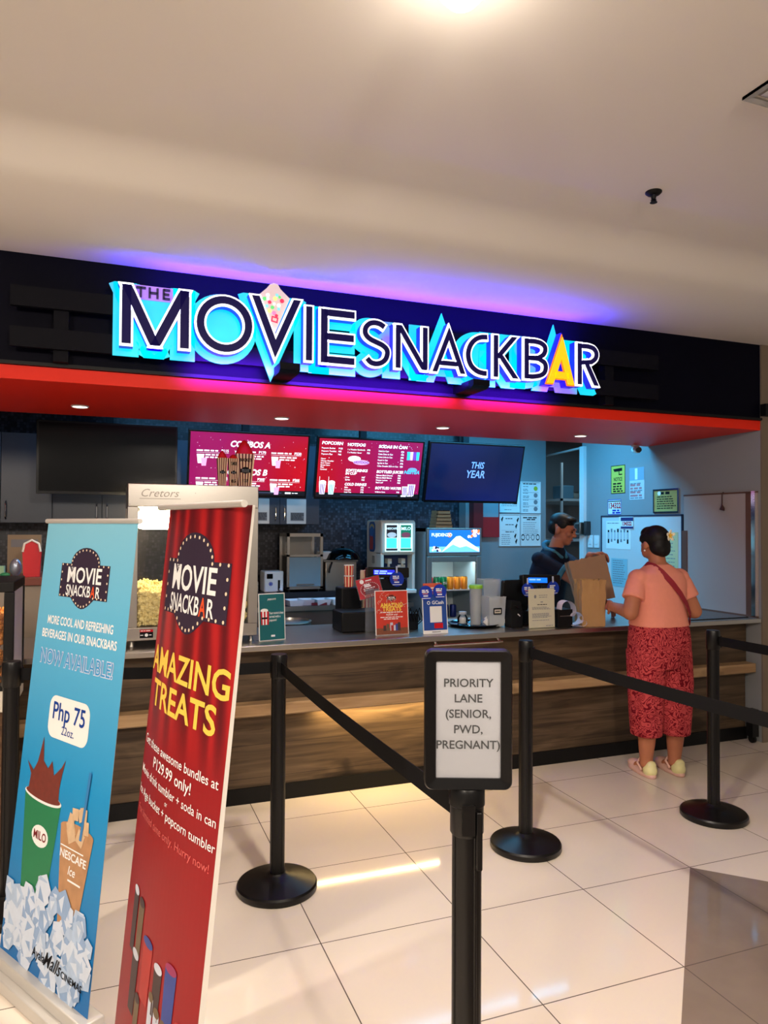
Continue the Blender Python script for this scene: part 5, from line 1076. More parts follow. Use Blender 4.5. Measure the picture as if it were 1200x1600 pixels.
for k in range(6): mb.tube([(1.80 + .02 * k, 4.37, 1.03), (1.79 + .022 * k, 4.34, 1.05 + .01 * (k % 3)), (1.82 + .022 * k, 4.35, .99), (1.85 + .01 * k, 4.40, .94)], .004, BLACK, 6)
mb.build('payment_terminal', label='black payment terminal with tangled cables right of the treats sign', cat='terminal', bevel=.006)
CUPS = [(1.505, 4.62, 1.195, 'upright'), (1.505, 4.62, 1.265, 'top')]
def striped_cup(x, y, z, r0, r1, h, lab):
    mb = MB(Matrix.Translation((x, y, z))); n = 18
    for i in range(n):
        a, b_ = 2 * math.pi * i / n, 2 * math.pi * (i + 1) / n; mb.add([(r0 * math.cos(a), r0 * math.sin(a), 0), (r0 * math.cos(b_), r0 * math.sin(b_), 0), (r1 * math.cos(b_), r1 * math.sin(b_), h), (r1 * math.cos(a), r1 * math.sin(a), h)], [(0, 1, 2, 3)], (STRC, REDINK)[i % 2])
    mb.lathe([(r1, h), (r1 + .002, h + .003), (r1, h + .006), (r1 - .003, h)], WHITE, seg=24); mb.poly([(r0 * math.cos(i), r0 * math.sin(i)) for i in [6.283 * k / 18 for k in range(18)]], WHITE); return mb.build('striped_cup', label=lab, cat='cup', group='striped cups by the left register')
CR = MB().box(1.44, 1.58, 4.58, 4.72, ZC, 1.19, BLACK).build('cup_dispenser', label='black cup dispenser behind the tilted red card', cat='dispenser', bevel=.01)
striped_cup(1.512, 4.64, 1.191, .030, .033, .070, 'striped paper cup at the bottom of the stack on the black dispenser')
striped_cup(1.512, 4.64, 1.268, .029, .032, .065, 'striped paper cup on top of the stack on the black dispenser')
mb = MB()
for k in range(8): mb.box(1.60 + .011 * k, 1.611 + .011 * k, 4.60, 4.66, ZC, 1.30, (STRC, REDINK)[k % 2])
mb.build('striped_box', label='striped popcorn box standing behind the tilted red card', cat='box')
# wallet-app pay stand
def art_g(mb, a, h):
    mb.text('GCash', a * .25, h * .77, .030, WHITEINK, I4, .0018, .015, width=a * .95); mb.disc(-a * .5, h * .77, .011, WHITEINK, I4, .0016); mb.disc(-a * .5, h * .77, .007, mat('pay blue print'), I4, .002)
    mb.rect(-a * .42, a * .55, h * .28, h * .68, PAPER, I4, .0016); mb.rect(-a * .1, a * .6, h * .13, h * .26, REDINK, I4, .0016)
    mb.rect(-a, a, 0, h * .085, PAPER, I4, .0016); mb.rect(-a * .3, a * .4, h * .035, h * .05, INK, I4, .002)
T, t = stand_sign('pay_stand', 'blue payment stand with a white card and two round badges', 1.840, 2.010, 4.14, .250, 6, art_g, mat('pay blue print', (28, 70, 150), .4))
MB(T).box(-.075, .055, .245, .315, -.004, 0, mat('orange header', (214, 92, 64), .5)).lines(-.06, .04, [.285, .27], .008, WHITEINK, I4, .0015, .1).build('orange_header', t)
for x, z in ((-.062, .255), (.035, .262)): mb = badge(MB(), T @ Matrix.Translation((x, z, .008)), .046); mb.build('badge', t, label='round blue badge on the pay stand')
# tray with jar, tumbler and containers
MB().lathe([(.001, 0), (.165, 0), (.185, .018), (.180, .018), (.160, .006), (.001, .006)], GLOSSBLK, (2.335, 4.43, ZC), 40, None, 1.08, .85) if False else None
mb = MB(); mb.lathe([(.001, 0), (.16, 0), (.182, .018), (.176, .020), (.155, .006), (.001, .006)], GLOSSBLK, (0, 0, 0), 44); mb.v = [Vector((2.335 + q.x * 1.05, 4.40 + q.y * .95, ZC + q.z)) for q in mb.v]; mb.build('round_tray', label='round black tray holding the jar, tumbler and containers', cat='tray')
t = thing('spice_jar', 'small clear shaker jar with white contents on the black tray', 'jar', (2.275, 4.46, ZC + .007)); z = ZC + .007
MB().lathe([(.033, 0), (.036, .01), (.036, .04), (.024, .058), (.024, .066), (.022, .066), (.022, .058), (.033, .04), (.033, .01)], GLASS, (2.275, 4.46, z), 24).build('glass', t); MB().lathe([(.001, .003), (.031, .004), (.031, .032), (.018, .045), (.001, .048)], WHITE, (2.275, 4.46, z), 20).build('white_contents', t); MB().lathe([(.026, .064), (.026, .082), (.001, .084)], mat('grey lid', (190, 192, 194), .4), (2.275, 4.46, z), 24).build('lid', t)
t = thing('tumbler', 'tall frosted tumbler with a lime green lid on the black tray', 'tumbler', (2.345, 4.40, z)); MB().lathe([(.036, 0), (.044, .25), (.041, .25), (.034, .004), (.001, .004)], FROST, (2.345, 4.40, z), 28).build('cup', t); MB().lathe([(.001, .005), (.033, .006), (.038, .17), (.001, .172)], mat('pale drink', (200, 208, 214), .4), (2.345, 4.40, z), 24).build('contents', t); MB().lathe([(.047, .245), (.048, .26), (.044, .268), (.001, .268)], mat('lime green lid', (150, 214, 60), .4), (2.345, 4.40, z), 28).build('lid', t)
def tub(lab, x, y, w_, d_, h, tp, extra):
    t = thing('plastic_tub', lab, 'tub', (x, y, z), 'clear tubs on the black tray'); mb = MB(Matrix.Translation((x, y, z))); a, b_ = w_ / 2, d_ / 2; A, B_ = a * tp, b_ * tp
    mb.add([(-a, -b_, 0), (a, -b_, 0), (a, b_, 0), (-a, b_, 0), (-A, -B_, h), (A, -B_, h), (A, B_, h), (-A, B_, h)], [(3, 2, 1, 0), (0, 1, 5, 4), (1, 2, 6, 5), (2, 3, 7, 6), (3, 0, 4, 7)], FROST); mb.tube([(-A, -B_, h), (A, -B_, h), (A, B_, h), (-A, B_, h), (-A, -B_, h)], .003, FROST, 6); mb.build('tub_body', t)
    if extra:
        T = FRONT(x - .0, y - d_ / 2 * 1.12 - .002, z + h * .52); MB(T).prism(rrect(.032, .022, .006), 0, .001, INK).rect(-.024, .024, -.013, .012, CREAM, I4, .0016).lines(-.018, .018, [0], .006, INK, I4, .002, 0).build('label', t)
        for k in range(7): MB(Matrix.Translation((x - .03 + .01 * k, y - .02 + .01 * (k % 3), z + .004)) @ Matrix.Rotation(.3 * (k - 3), 4, 'Y')).box(-.018, .018, -.004, .004, 0, .06 + .01 * (k % 2), PAPER).build('paper_packet', t)
tub('clear tub with a dark label and white packets at the front of the tray', 2.43, 4.31, .110, .10, .195, 1.16, True); tub('empty clear tub standing behind the labelled one', 2.47, 4.45, .120, .09, .30, 1.1, False)
# right register, typed notice, printer and receipt
register('black cash register with a bright blue customer display beside the clerk', 2.66, 4.30, (2.63, 2.93, 1.196, 1.272, 4.26), VFC, [(2.66, 1.172, .047), (2.862, 1.180, .047)], (2.60, .11, 1.06, .090))
mb = MB().box(2.505, 2.590, 4.20, 4.29, ZC, 1.05, BLACK).prism([(.022, 0), (.11, 0), (.10, .05), (.03, .06)], 0, .08, BLACK, FRONT(2.48, 4.285, 1.05)); mb.tube([(2.50, 4.22, 1.06), (2.53, 4.20, 1.075), (2.57, 4.21, 1.05), (2.59, 4.22, 1.07)], .005, BLACK); mb.tube([(2.55, 4.195, 1.02), (2.565, 4.19, 1.005)], .004, WHITE); mb.build('receipt_machine', label='black machine body with loose cables left of the typed notice', cat='machine', bevel=.006)
def art_n(mb, a, h):
    mb.disc(-a * .5, h * .8, .009, GREY, I4, .0014, 12, .012); mb.lines(-a * .2, a * .5, [h * .83, h * .78], .004, GREY, I4, .0014, .2); mb.lines(-a * .1, a * .1, [h * .66], .006, GREY, I4, .0014, 0); mb.lines(-a * .35, a * .4, [h * .595], .0045, INK, I4, .0014, 0); mb.lines(-a * .75, a * .75, [h * .53, h * .505, h * .48, h * .37, h * .345, h * .32, h * .295, h * .27, h * .2], .0035, GREY, I4, .0014); mb.lines(a * .3, a * .85, [h * .06], .004, GREY, I4, .0014, 0)
stand_sign('typed_notice', 'cream typed notice standing in a holder before the right register', 2.600, 2.800, 4.135, .262, 2, art_n, mat('cream paper', (206, 202, 176), .6), 'notice', mat('cream paper'))
MB().box(2.815, 2.93, 4.12, 4.28, ZC, 1.045, BLACK).box(2.83, 2.92, 4.118, 4.12, 1.0, 1.005, STEELD).build('receipt_printer', label='black receipt printer between the typed notice and the paper bag', cat='printer', bevel=.008)
pth = [(2.86, 1.046), (2.868, 1.085), (2.895, 1.103), (2.93, 1.10), (2.962, 1.075), (2.972, 1.03), (2.955, 1.005), (2.935, 1.002), (2.95, 1.022), (2.985, 1.028), (3.015, 1.005), (3.02, .975), (3.0, .953), (2.965, .945), (2.94, .938), (2.975, .932), (3.02, .932), (3.045, .945), (3.04, .965), (3.015, .968), (3.005, .952)]
pth = spline([(q[0] - .03, q[1]) for q in pth], 5); mb = MB(); v = []
for i, (x, z_) in enumerate(pth): sh = .02 * i / len(pth); v += [(x + sh * .2, 4.10 - sh, z_), (x + sh * .2 + .012, 4.18 - sh, z_)]
mb.add(v, [(2 * i, 2 * i + 2, 2 * i + 3, 2 * i + 1) for i in range(len(pth) - 1)], mat('receipt paper', (228, 222, 236), .6)); o = mb.build('receipt_strip', label='long curled white receipt spilling from the black printer', cat='receipt', smooth=180)
# paper bags
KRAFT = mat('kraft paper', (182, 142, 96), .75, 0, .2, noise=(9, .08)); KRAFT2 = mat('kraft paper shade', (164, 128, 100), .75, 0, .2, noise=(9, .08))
def bag(name, lab, T, w_, d_, h, c, flare=1.06, crump=.006):
    n, m_ = 14, 10; rr = random.Random(len(lab)); mb = MB(T); per = []
    for s in range(4):
        a = [(-1, -1), (1, -1), (1, 1), (-1, 1)][s]; b_ = [(1, -1), (1, 1), (-1, 1), (-1, -1)][s]
        for i in range(n):
            u = i / n; per.append((a[0] + (b_[0] - a[0]) * u, a[1] + (b_[1] - a[1]) * u, abs(u - .5) < .04 and s in (1, 3)))
    v = []; N = len(per)
    for j in range(m_ + 1):
        z_ = h * j / m_; f = 1 + (flare - 1) * j / m_
        for x, y, gus in per:
            k = crump * j / m_; e = (.72 if gus and j > 1 else 1)
            v.append((x * w_ / 2 * f * e + rr.uniform(-k, k), y * d_ / 2 * f + rr.uniform(-k, k), z_ + (rr.uniform(-.006, .006) if j == m_ else 0)))
    mb.add(v, [(j * N + i, j * N + (i + 1) % N, (j + 1) * N + (i + 1) % N, (j + 1) * N + i) for j in range(m_) for i in range(N)], c); mb.add([v[i] for i in range(N)], [tuple(reversed(range(N)))], c)
    return mb.build(name, label=lab, cat='paper bag', smooth=30)
bag('paper_bag', 'upright brown paper bag standing on the counter edge between clerk and woman', Matrix.Translation((3.085, 4.14, ZC)) @ Matrix.Rotation(R(-12), 4, 'Z'), .165, .12, .315, KRAFT)
Tb = frame((3.50, 4.46, 1.00), (.86, -.36, -.20), (0, 0, 1)); Tb = frame((3.50, 4.45, .985), (.90, -.30, -.30), (-.32, .93, -.12))
bag('large_paper_bag', 'large brown paper bag tilted open in the hands of the clerk', frame((3.365, 4.45, 1.050), (.90, -.37, .22), (.27, .95, -.16)), .26, .15, .325, KRAFT2, 1.05, .004)
MB().lathe([(.03, 0), (.04, .008), (.038, .010), (.001, .004)], CHROME, (3.93, 4.20, ZC), 24).build('coin_dish', label='small steel dish on the dark mat at the right end of the counter', cat='dish')
MB().box(3.78, 4.50, 4.12, 4.70, ZC, ZC + .006, GLOSSBLK).build('counter_mat', label='black glossy mat at the right end of the counter', cat='mat')
t = thing('round_bin', 'round dark bin with a steel rim in the work aisle', 'bin', (1.385, 5.75, 0)); MB().lathe([(.001, 0), (.13, 0), (.16, .82), (.15, .82), (.12, .02), (.001, .02)], mat('dark grey bin', (60, 56, 54), .5), (1.385, 5.75, 0), 32).build('body', t); MB().lathe([(.156, .815), (.166, .83), (.150, .838), (.146, .82)], STEEL, (1.385, 5.75, 0), 32).build('rim', t)
# ---------------------------------------------------------------- people
def blob(name, prims, mt, voxel=.0065, smooth=4, parent=None, label=None, fac=.5):
    mb = MB()
    for p in prims:
        if p[0] == 'ell':
            T = p[3] if len(p) > 3 else None
            if T is None: mb.ell(p[1], p[2], mt, 24, 16)
            else: mb.ell((0, 0, 0), p[2], mt, 24, 16, Matrix.Translation(p[1]) @ T)
        elif p[0] == 'cap':
            a, b_ = Vector(p[1]), Vector(p[2]); mb.tube([a, b_], [p[3], p[4]], mt, 18); mb.ell(a, p[3], mt, 18, 12); mb.ell(b_, p[4], mt, 18, 12)
        elif p[0] == 'tub': mb.tube(p[1], p[2], mt, 22)
        elif p[0] == 'loft':
            n = 36; v = []; rot = p[2] if len(p) > 2 else 0; c, s = math.cos(rot), math.sin(rot); rings = p[1]
            for (x, y, z, rx, ry, *ex) in rings:
                e = ex[0] if ex else 2.4
                for i in range(n):
                    an = 2 * math.pi * i / n; ca, sa = math.cos(an), math.sin(an); ux = rx * math.copysign(abs(ca) ** (2 / e), ca); uy = ry * math.copysign(abs(sa) ** (2 / e), sa)
                    v.append((x + ux * c - uy * s, y + ux * s + uy * c, z))
            f = [(j * n + i, j * n + (i + 1) % n, (j + 1) * n + (i + 1) % n, (j + 1) * n + i) for j in range(len(rings) - 1) for i in range(n)]
            f += [tuple(reversed(range(n))), tuple(range((len(rings) - 1) * n, len(rings) * n))]
            mb.add(v, f, mt)
    me = bpy.data.meshes.new(name); me.from_pydata([tuple(q) for q in mb.v], [], mb.f); me.update()
    o = bpy.data.objects.new(name, me); C.objects.link(o)
    r = o.modifiers.new('r', 'REMESH'); r.mode = 'VOXEL'; r.voxel_size = voxel; r.use_smooth_shade = True
    if smooth: q = o.modifiers.new('s', 'SMOOTH'); q.iterations = smooth; q.factor = fac
    dg = bpy.context.evaluated_depsgraph_get(); ev = o.evaluated_get(dg); m2 = bpy.data.meshes.new_from_object(ev)
    o.modifiers.clear(); o.data = m2; bpy.data.meshes.remove(me); m2.name = name
    m2.materials.clear(); m2.materials.append(mt); m2.shade_smooth()
    if parent: o.parent = parent; o.matrix_parent_inverse = Matrix.Translation(-parent.location) if parent.parent is None else Matrix()
    return tag(o, label)
def hand(wrist, d, n, curl=.5, side=1, s=1.0, spread=.10):
    """palm, four unequal bent fingers and a thumb leaving the side of the palm; d = finger direction, n = palm side, side = which edge the thumb is on"""
    w_ = Vector(wrist); d = Vector(d).normalized(); n = Vector(n); n = (n - d * n.dot(d)).normalized(); q = d.cross(n) * side; out = []
    L_ = .085 * s
    for k in range(4):
        o = (k - 1.5) * .0185 * s; out.append(('cap', w_ + q * (-o * .55), w_ + d * L_ + q * (-o), .0155 * s, .0125 * s))
    for k, (l1, l2, l3) in enumerate(((.038, .024, .019), (.042, .028, .021), (.039, .026, .020), (.031, .020, .017))):
        o = -(k - 1.5) * .0195 * s; b_ = w_ + d * L_ + q * o; a = spread * (1.5 - k) * .5; dd = (d + q * a).normalized(); an = curl * .8
        p1 = b_ + (dd * math.cos(an) + n * math.sin(an)) * l1 * s; an += curl * .9; p2 = p1 + (dd * math.cos(an) + n * math.sin(an)) * l2 * s; an += curl * .6; p3 = p2 + (dd * math.cos(an) + n * math.sin(an)) * l3 * s
        out += [('cap', b_, p1, .0100 * s, .0092 * s), ('cap', p1, p2, .0092 * s, .0083 * s), ('cap', p2, p3, .0083 * s, .0070 * s)]
    tb = w_ + d * .022 * s + q * .030 * s; t1 = tb + (d * .62 + q * .62 + n * .35).normalized() * .036 * s; t2 = t1 + (d * .85 + q * .15 + n * .5).normalized() * .028 * s
    out += [('cap', w_ + d * .012 * s + q * .012 * s, tb, .016 * s, .0135 * s), ('cap', tb, t1, .0125 * s, .0105 * s), ('cap', t1, t2, .0105 * s, .0080 * s)]
    return out
SKIN = mat('tan skin', (178, 112, 82), .5, 0, .35, noise=(14, .06)); SKIN2 = mat('brown skin', (172, 104, 78), .5, 0, .35, noise=(14, .06))
HAIRM = mat('black hair', (9, 7, 8), .55, 0, .3, noise=(60, .4, (1, 1, .15)))
SHIRT = mat('salmon pink cotton', (238, 150, 128), .85, 0, .15, noise=(40, .04)); NAVYS = mat('dark navy polo cloth', (14, 16, 34), .8, 0, .2, noise=(40, .15)); CUFF = mat('teal blue rib knit', (62, 112, 132), .8, 0, .15, noise=(60, .08))
STRAP = mat('dark rose strap', (150, 40, 52), .6, 0, .2, noise=(50, .08)); CREAMSH = mat('cream yellow shoe', (232, 224, 164), .5, noise=(20, .04)); PINKSH = mat('pale pink shoe', (222, 178, 164), .55, noise=(20, .05)); LIP = mat('lips', (140, 74, 66), .5); EYEW = mat('eye white', (200, 190, 180), .3); EYED = mat('eye dark', (22, 16, 14), .2)
# --- the woman: faces the counter (+Y), head turned a little to her left
W0 = (3.36, 3.79)
woman = thing('person', 'woman seen from behind in a pink T-shirt and red patterned cropped trousers at the counter', 'person', (W0[0], W0[1], 0))
x, y = W0
LSH, LEL, LWR = Vector((x - .176, y - .005, 1.272)), Vector((x - .262, y - .045, 1.06)), Vector((x - .235, y + .165, 1.075))
RSH, REL, RWR = Vector((x + .176, y - .005, 1.272)), Vector((x + .255, y - .045, 1.05)), Vector((x + .165, y + .17, 1.02))
hd = Vector((x - .012, y + .025, 1.492)); HR = Matrix.Rotation(R(2), 4, 'Z')
def hp(a, b_, c): return hd + HR @ Vector((a, b_, c))
lf, rf = Vector((x - .10, y + .0, 0)), Vector((x + .098, y - .035, 0))
prims = [('loft', [(x, y, .80, .165, .115), (x, y - .005, .93, .170, .120), (x, y, 1.03, .160, .118), (x, y, 1.16, .164, .116), (x, y, 1.26, .168, .100), (x, y - .002, 1.315, .138, .078), (x, y, 1.345, .085, .065), (x, y, 1.37, .06, .055)]),
         ('tub', [(x - .003, y - .002, 1.32), (x - .006, y + .006, 1.40), (x - .012, y + .018, 1.47)], [.060, .053, .054]),
         ('ell', hd + Vector((0, 0, .025)), (.073, .092, .088), HR), ('ell', hp(0, .028, -.035), (.058, .066, .068), HR), ('ell', hp(0, .062, -.062), (.036, .032, .034), HR),
         ('ell', hp(0, .098, -.012), (.013, .018, .020), HR), ('ell', hp(0, .088, .010), (.010, .014, .028), HR), ('ell', hp(-.074, -.002, -.008), (.012, .019, .030), HR), ('ell', hp(.074, -.002, -.008), (.012, .019, .030), HR),
         ('cap', LSH, LEL, .048, .050), ('cap', LEL, LWR, .047, .030), ('cap', RSH, REL, .048, .050), ('cap', REL, RWR, .047, .030)]
prims += hand(LWR, (.25, .9, .05), (.75, -.1, -.3), .55, 1, .92); prims += hand(RWR, (-.25, .9, -.25), (-.2, 0, -1), .35, -1, .92)
for f_, kx, sd in ((lf, -.005, -1), (rf, .005, 1)):
    prims += [('tub', [(f_.x + kx, y, .84), (f_.x + kx, y, .62), (f_.x, f_.y, .45), (f_.x, f_.y - .012, .33), (f_.x, f_.y - .004, .20), (f_.x, f_.y, .11), (f_.x, f_.y - .002, .06)], [.088, .080, .062, .062, .052, .041, .042]),
              ('cap', (f_.x, f_.y - .03, .045), (f_.x + .02, f_.y + .12, .032), .034, .026), ('cap', (f_.x + .01, f_.y + .09, .034), (f_.x + .025, f_.y + .165, .030), .030, .020)]
body = blob('body', prims, SKIN, .0062, 3, woman)
for s in (-1, 1):
    MB().ell(hp(s * .030, .088, .020), (.013, .008, .008), EYEW, 12, 8, None).build('eye', body); MB().ell(hp(s * .030, .0945, .020), (.006, .003, .006), EYED, 10, 6).build('pupil', body)
MB().ell(hp(0, .096, -.050), (.022, .006, .006), LIP, 14, 8).build('mouth', body)
hr = [('ell', hp(0, -.018, .040), (.082, .092, .084), HR), ('ell', hp(0, -.052, -.010), (.072, .062, .070), HR), ('ell', hp(.004, -.075, -.035), (.052, .042, .048), HR), ('ell', hp(0, .030, .068), (.066, .062, .048), HR), ('ell', hp(-.066, .010, .035), (.018, .05, .035), HR), ('ell', hp(.066, .010, .035), (.018, .05, .035), HR)]
blob('hair', hr, HAIRM, .006, 3, woman)
fc = hp(.018, -.104, .052); fn_ = (HR @ Vector((.05, -.92, .38))).normalized(); fx = fn_.cross(Vector((0, 0, 1))).normalized(); T = frame(fc + fn_ * .012, -fx, Vector((0, 0, 1)))
mb = MB(T); PETAL = mat('cream petal', (250, 240, 214), .6); PYEL = mat('yellow petal heart', (240, 190, 50), .6)
for k in range(5):
    an = 2 * math.pi * k / 5 + .3; c, s = math.cos(an), math.sin(an); R2 = Matrix.Rotation(an, 4, 'Z') @ Matrix.Rotation(-.35, 4, 'Y')
    mb.ell((.021, 0, 0), (.021, .0125, .0035), PETAL, 14, 8, R2); mb.ell((.012, 0, .0025), (.011, .006, .003), PYEL, 10, 6, R2)
mb.build('hair_flower', woman, label='cream and yellow flower in the hair')
MB().ell(hp(-.080, -.002, -.042), .0065, mat('pearl', (240, 232, 224), .2), 14, 10).build('earring', woman, label='white pearl earring')
sh = [('loft', [(x, y - .004, .965, .196, .150), (x, y - .002, .99, .192, .147), (x, y, 1.06, .180, .140), (x, y, 1.16, .182, .137), (x, y, 1.25, .192, .124), (x, y - .002, 1.305, .172, .100), (x, y - .002, 1.335, .115, .080), (x, y, 1.362, .072, .066)])]
for S_, E_ in ((LSH, LEL), (RSH, REL)):
    e = S_.lerp(E_, .60); sh.append(('tub', [S_ + (S_ - E_) * .08 + Vector((.02 if S_.x < x else -.02, 0, .0)), S_.lerp(E_, .15), S_.lerp(E_, .4), e], [.045, .061, .066, .071])); sh.append(('ell', S_ + Vector((-.012 if S_.x > x else .012, 0, .0)), (.066, .068, .060)))
blob('t_shirt', sh, SHIRT, .007, 5, woman)
pa = [('loft', [(x, y - .004, 1.0, .176, .134), (x, y - .006, .95, .196, .152), (x, y - .008, .86, .205, .160), (x, y - .006, .76, .207, .158), (x, y - .004, .70, .205, .150)])]
for f_ in (lf, rf):
    pa.append(('loft', [(f_.x, y - .004, .80, .104, .142), (f_.x, f_.y, .60, .103, .122), (f_.x, f_.y, .42, .100, .108), (f_.x, f_.y, .28, .092, .098), (f_.x, f_.y, .262, .090, .096)]))
blob('cropped_trousers', pa, PRINT, .0075, 4, woman)
for f_ in (lf, rf):
    mb = [('loft', [(f_.x + .012, f_.y + .055, .0, .043, .138), (f_.x + .012, f_.y + .055, .018, .046, .142), (f_.x + .012, f_.y + .055, .026, .042, .136)], R(-8))]
    sole = blob('shoe', mb + [('ell', (f_.x + .026, f_.y + .125, .036), (.043, .070, .032)), ('ell', (f_.x + .016, f_.y + .06, .030), (.042, .09, .022))], PINKSH, .006, 2, woman, 'pale pink slip-on shoe with a cream heel')
    blob('heel_cup', [('ell', (f_.x - .001, f_.y - .035, .044), (.043, .048, .046)), ('ell', (f_.x, f_.y - .048, .078), (.034, .026, .028))], CREAMSH, .006, 3, sole)
    MB().tube([(f_.x - .048, f_.y - .01, .045), (f_.x - .045, f_.y + .03, .080), (f_.x, f_.y + .055, .100), (f_.x + .045, f_.y + .03, .080), (f_.x + .046, f_.y - .01, .045)], .007, PINKSH, 8).build('shoe_strap', sole)
# shoulder bag: strap over the left shoulder, pouch at her right front
sbag = thing('shoulder_bag', 'dark rose shoulder bag strap crossing the back of the woman', 'bag', (x + .16, y + .18, .90))
def strapmesh(path, wid):
    P = [Vector(q) for q in path]; v = []; f = []
    for i, q in enumerate(P):
        t_ = (P[min(i + 1, len(P) - 1)] - P[max(i - 1, 0)]).normalized(); nn = Vector((q.x - x, (q.y - y) * 1.3, 0)); nn = (nn + Vector((0, 0, .6 if q.z > 1.33 else 0)) * .1).normalized(); s_ = t_.cross(nn).normalized() * wid / 2; nn = s_.cross(t_).normalized() * .002
        v += [q - s_ - nn, q + s_ - nn, q + s_ + nn, q - s_ + nn]
    for i in range(len(P) - 1):
        for k in range(4): a = 4 * i + k; b_ = 4 * i + (k + 1) % 4; f.append((a, b_, b_ + 4, a + 4))
    return v, f
pth3 = [(x - .070, y + .075, 1.33), (x - .078, y + .02, 1.362), (x - .073, y - .045, 1.352), (x - .055, y - .095, 1.315), (x - .01, y - .135, 1.25), (x + .045, y - .150, 1.18), (x + .10, y - .146, 1.11), (x + .150, y - .125, 1.04), (x + .192, y - .07, .98), (x + .205, y + .0, .95), (x + .205, y + .07, .93)]
q3 = []
for i in range(len(pth3) - 1):
    for k in range(4): q3.append(tuple(Vector(pth3[i]).lerp(Vector(pth3[i + 1]), k / 4)))
q3.append(pth3[-1]); v, f = strapmesh(q3, .036); MB().add(v, f, STRAP).build('strap', sbag)
MB().box(x + .10, x + .22, y + .17, y + .225, .80, .95, STRAP).build('pouch', sbag, bevel=.012, seg=3)
# --- the clerk behind the counter
ck = thing('person', 'clerk in a dark navy polo shirt with teal collar and cuffs packing a paper bag', 'person', (3.30, 5.02, 0))
fa = math.atan2(-.90, .42); FD = Vector((math.cos(fa), math.sin(fa), 0)); RT = Vector((FD.y, -FD.x, 0)); cx0, cy0 = 3.29, 5.02; rot = fa + math.pi / 2
def cp(fw, rt, z): return Vector((cx0, cy0, z)) + FD * fw + RT * rt
ch = cp(.160, -.020, 1.580); CRM = Matrix.Rotation(rot + R(12), 4, 'Z') @ Matrix.Rotation(R(14), 4, 'X')
# local axes of the head: -Y forward after rotation by rot
def hq(a, fwd, c): return ch + CRM @ Vector((a, -fwd, c))
RSH2, REL2, RWR2 = cp(.06, .165, 1.350), Vector((3.345, 4.73, 1.205)), Vector((3.455, 4.50, 1.06))
LSH2, LEL2, LWR2 = cp(.09, -.165, 1.350), Vector((3.51, 4.79, 1.240)), Vector((3.425, 4.595, 1.385))
def rg(fw, z, rx, ry): q = cp(fw, 0, z); return (q.x, q.y, z, rx, ry)
pr = [('loft', [rg(0, .45, .15, .11), rg(0, .85, .165, .12), rg(.0, .98, .155, .115), rg(.03, 1.12, .160, .115), rg(.06, 1.26, .178, .112), rg(.075, 1.34, .165, .095), rg(.09, 1.385, .10, .075), rg(.10, 1.41, .06, .058)], rot),
      ('tub', [cp(.085, 0, 1.36), cp(.11, 0, 1.43), cp(.14, -.008, 1.51)], [.062, .056, .056]),
      ('tub', [cp(0, .09, .95), cp(0, .10, .5), cp(-.02, .11, .09)], [.10, .075, .05]), ('tub', [cp(0, -.09, .95), cp(0, -.10, .5), cp(.03, -.11, .09)], [.10, .075, .05]), ('cap', cp(-.05, .11, .05), cp(.12, .12, .04), .045, .035), ('cap', cp(0, -.11, .05), cp(.17, -.12, .04), .045, .035),
      ('ell', hq(0, -.012, .03), (.076, .098, .092), CRM), ('ell', hq(0, .030, -.045), (.060, .064, .070), CRM), ('ell', hq(0, .062, -.088), (.034, .030, .028), CRM), ('ell', hq(0, .092, .022), (.055, .018, .012), CRM),
      ('ell', hq(0, .106, -.025), (.015, .020, .016), CRM), ('ell', hq(0, .096, .002), (.010, .014, .032), CRM), ('ell', hq(0, .088, -.062), (.026, .014, .012), CRM), ('ell', hq(.040, .070, -.020), (.026, .022, .026), CRM), ('ell', hq(-.040, .070, -.020), (.026, .022, .026), CRM),
      ('ell', hq(-.079, -.008, -.010), (.012, .020, .032), CRM), ('ell', hq(.079, -.008, -.010), (.012, .020, .032), CRM),
      ('cap', RSH2, REL2, .050, .043), ('cap', REL2, RWR2, .043, .029), ('cap', LSH2, LEL2, .050, .043), ('cap', LEL2, LWR2, .042, .029)]
pr += hand(RWR2, (.70, -.30, -.55), (-.2, -.3, -.9), .5, 1, 1.0); pr += hand(LWR2, (.86, -.46, .12), (-.05, -.40, -.9), .75, -1, 1.0)
cbody = blob('body', pr, SKIN2, .0062, 3, ck)
for s in (-1, 1):
    MB().ell((0, 0, 0), (.013, .006, .006), EYED, 12, 8, Matrix.Translation(hq(s * .031, .094, .000)) @ CRM).build('eye', cbody); MB().ell((0, 0, 0), (.020, .006, .0045), HAIRM, 12, 8, Matrix.Translation(hq(s * .032, .103, .026)) @ CRM).build('eyebrow', cbody)
MB().ell((0, 0, 0), (.024, .006, .006), LIP, 12, 8, Matrix.Translation(hq(0, .099, -.064)) @ CRM).build('mouth', cbody)
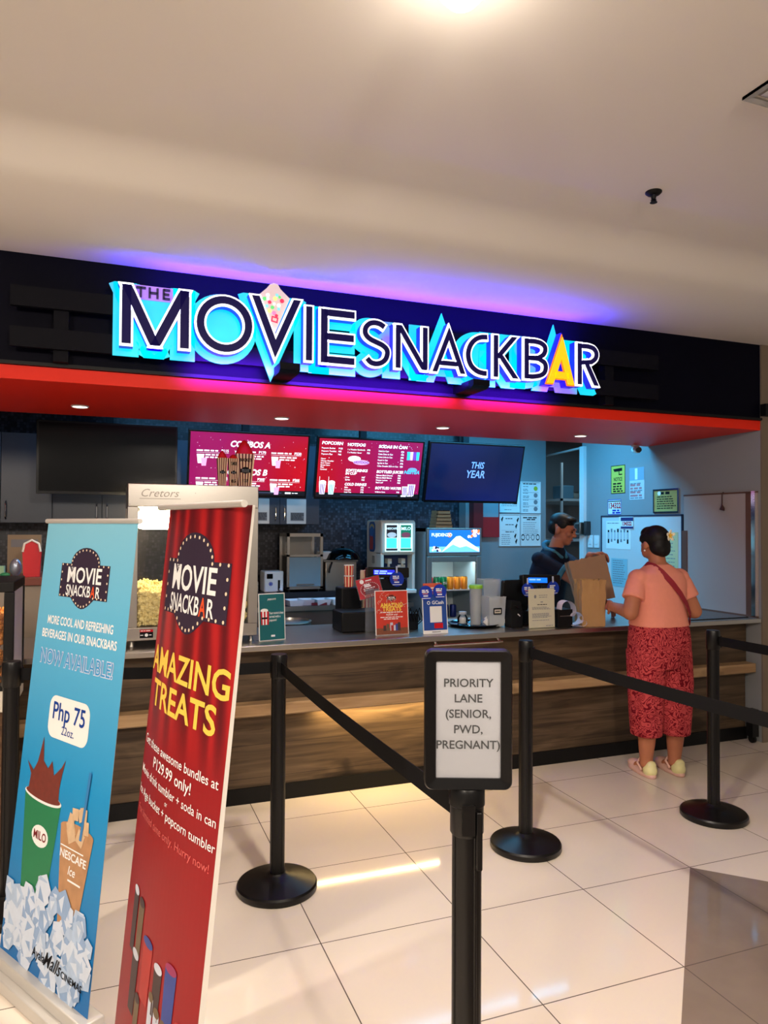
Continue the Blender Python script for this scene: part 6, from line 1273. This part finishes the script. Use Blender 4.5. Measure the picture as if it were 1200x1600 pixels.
blob('hair', [('ell', hq(0, -.016, .062), (.080, .100, .070), CRM), ('ell', hq(0, -.058, .012), (.076, .064, .070), CRM), ('ell', hq(0, .050, .092), (.064, .050, .026), CRM), ('ell', hq(.072, .012, .045), (.012, .04, .035), CRM), ('ell', hq(-.072, .012, .045), (.012, .04, .035), CRM)], HAIRM, .006, 2, ck)
po = [('loft', [rg(0, .86, .185, .14), rg(0, .98, .178, .136), rg(.03, 1.12, .180, .134), rg(.06, 1.26, .194, .128), rg(.075, 1.350, .182, .108), rg(.09, 1.405, .115, .085), rg(.095, 1.44, .078, .076)], rot)]
for S_, E_ in ((RSH2, REL2), (LSH2, LEL2)): po += [('tub', [S_ + (S_ - E_) * .12, S_.lerp(E_, .2), S_.lerp(E_, .50), S_.lerp(E_, .74)], [.046, .058, .060, .064]), ('ell', S_, (.058, .058, .054))]
blob('polo_shirt', po, NAVYS, .007, 4, ck)
for S_, E_ in ((RSH2, REL2), (LSH2, LEL2)): blob('sleeve_cuff', [('tub', [S_.lerp(E_, .66), S_.lerp(E_, .80)], [.0675, .0665])], CUFF, .005, 1, ck, 'teal rib cuff')
blob('collar', [('tub', [cp(.07, .088, 1.425), cp(.045, .066, 1.462), cp(.028, .0, 1.475), cp(.045, -.066, 1.462), cp(.07, -.088, 1.425)], [.019, .021, .022, .021, .019]), ('tub', [cp(.07, .088, 1.425), cp(.14, .080, 1.405), cp(.195, .026, 1.355)], [.020, .021, .012]), ('tub', [cp(.07, -.088, 1.425), cp(.14, -.080, 1.405), cp(.195, -.026, 1.355)], [.020, .021, .012])], CUFF, .006, 2, ck, 'teal collar')
blob('trousers', [('loft', [rg(0, .98, .168, .128), rg(0, .80, .178, .135), rg(0, .74, .175, .13)], rot), ('tub', [cp(0, .09, .85), cp(0, .10, .5), cp(-.02, .11, .10)], [.112, .09, .075]), ('tub', [cp(0, -.09, .85), cp(0, -.10, .5), cp(.03, -.11, .10)], [.112, .09, .075])], BLACK, .009, 3, ck)
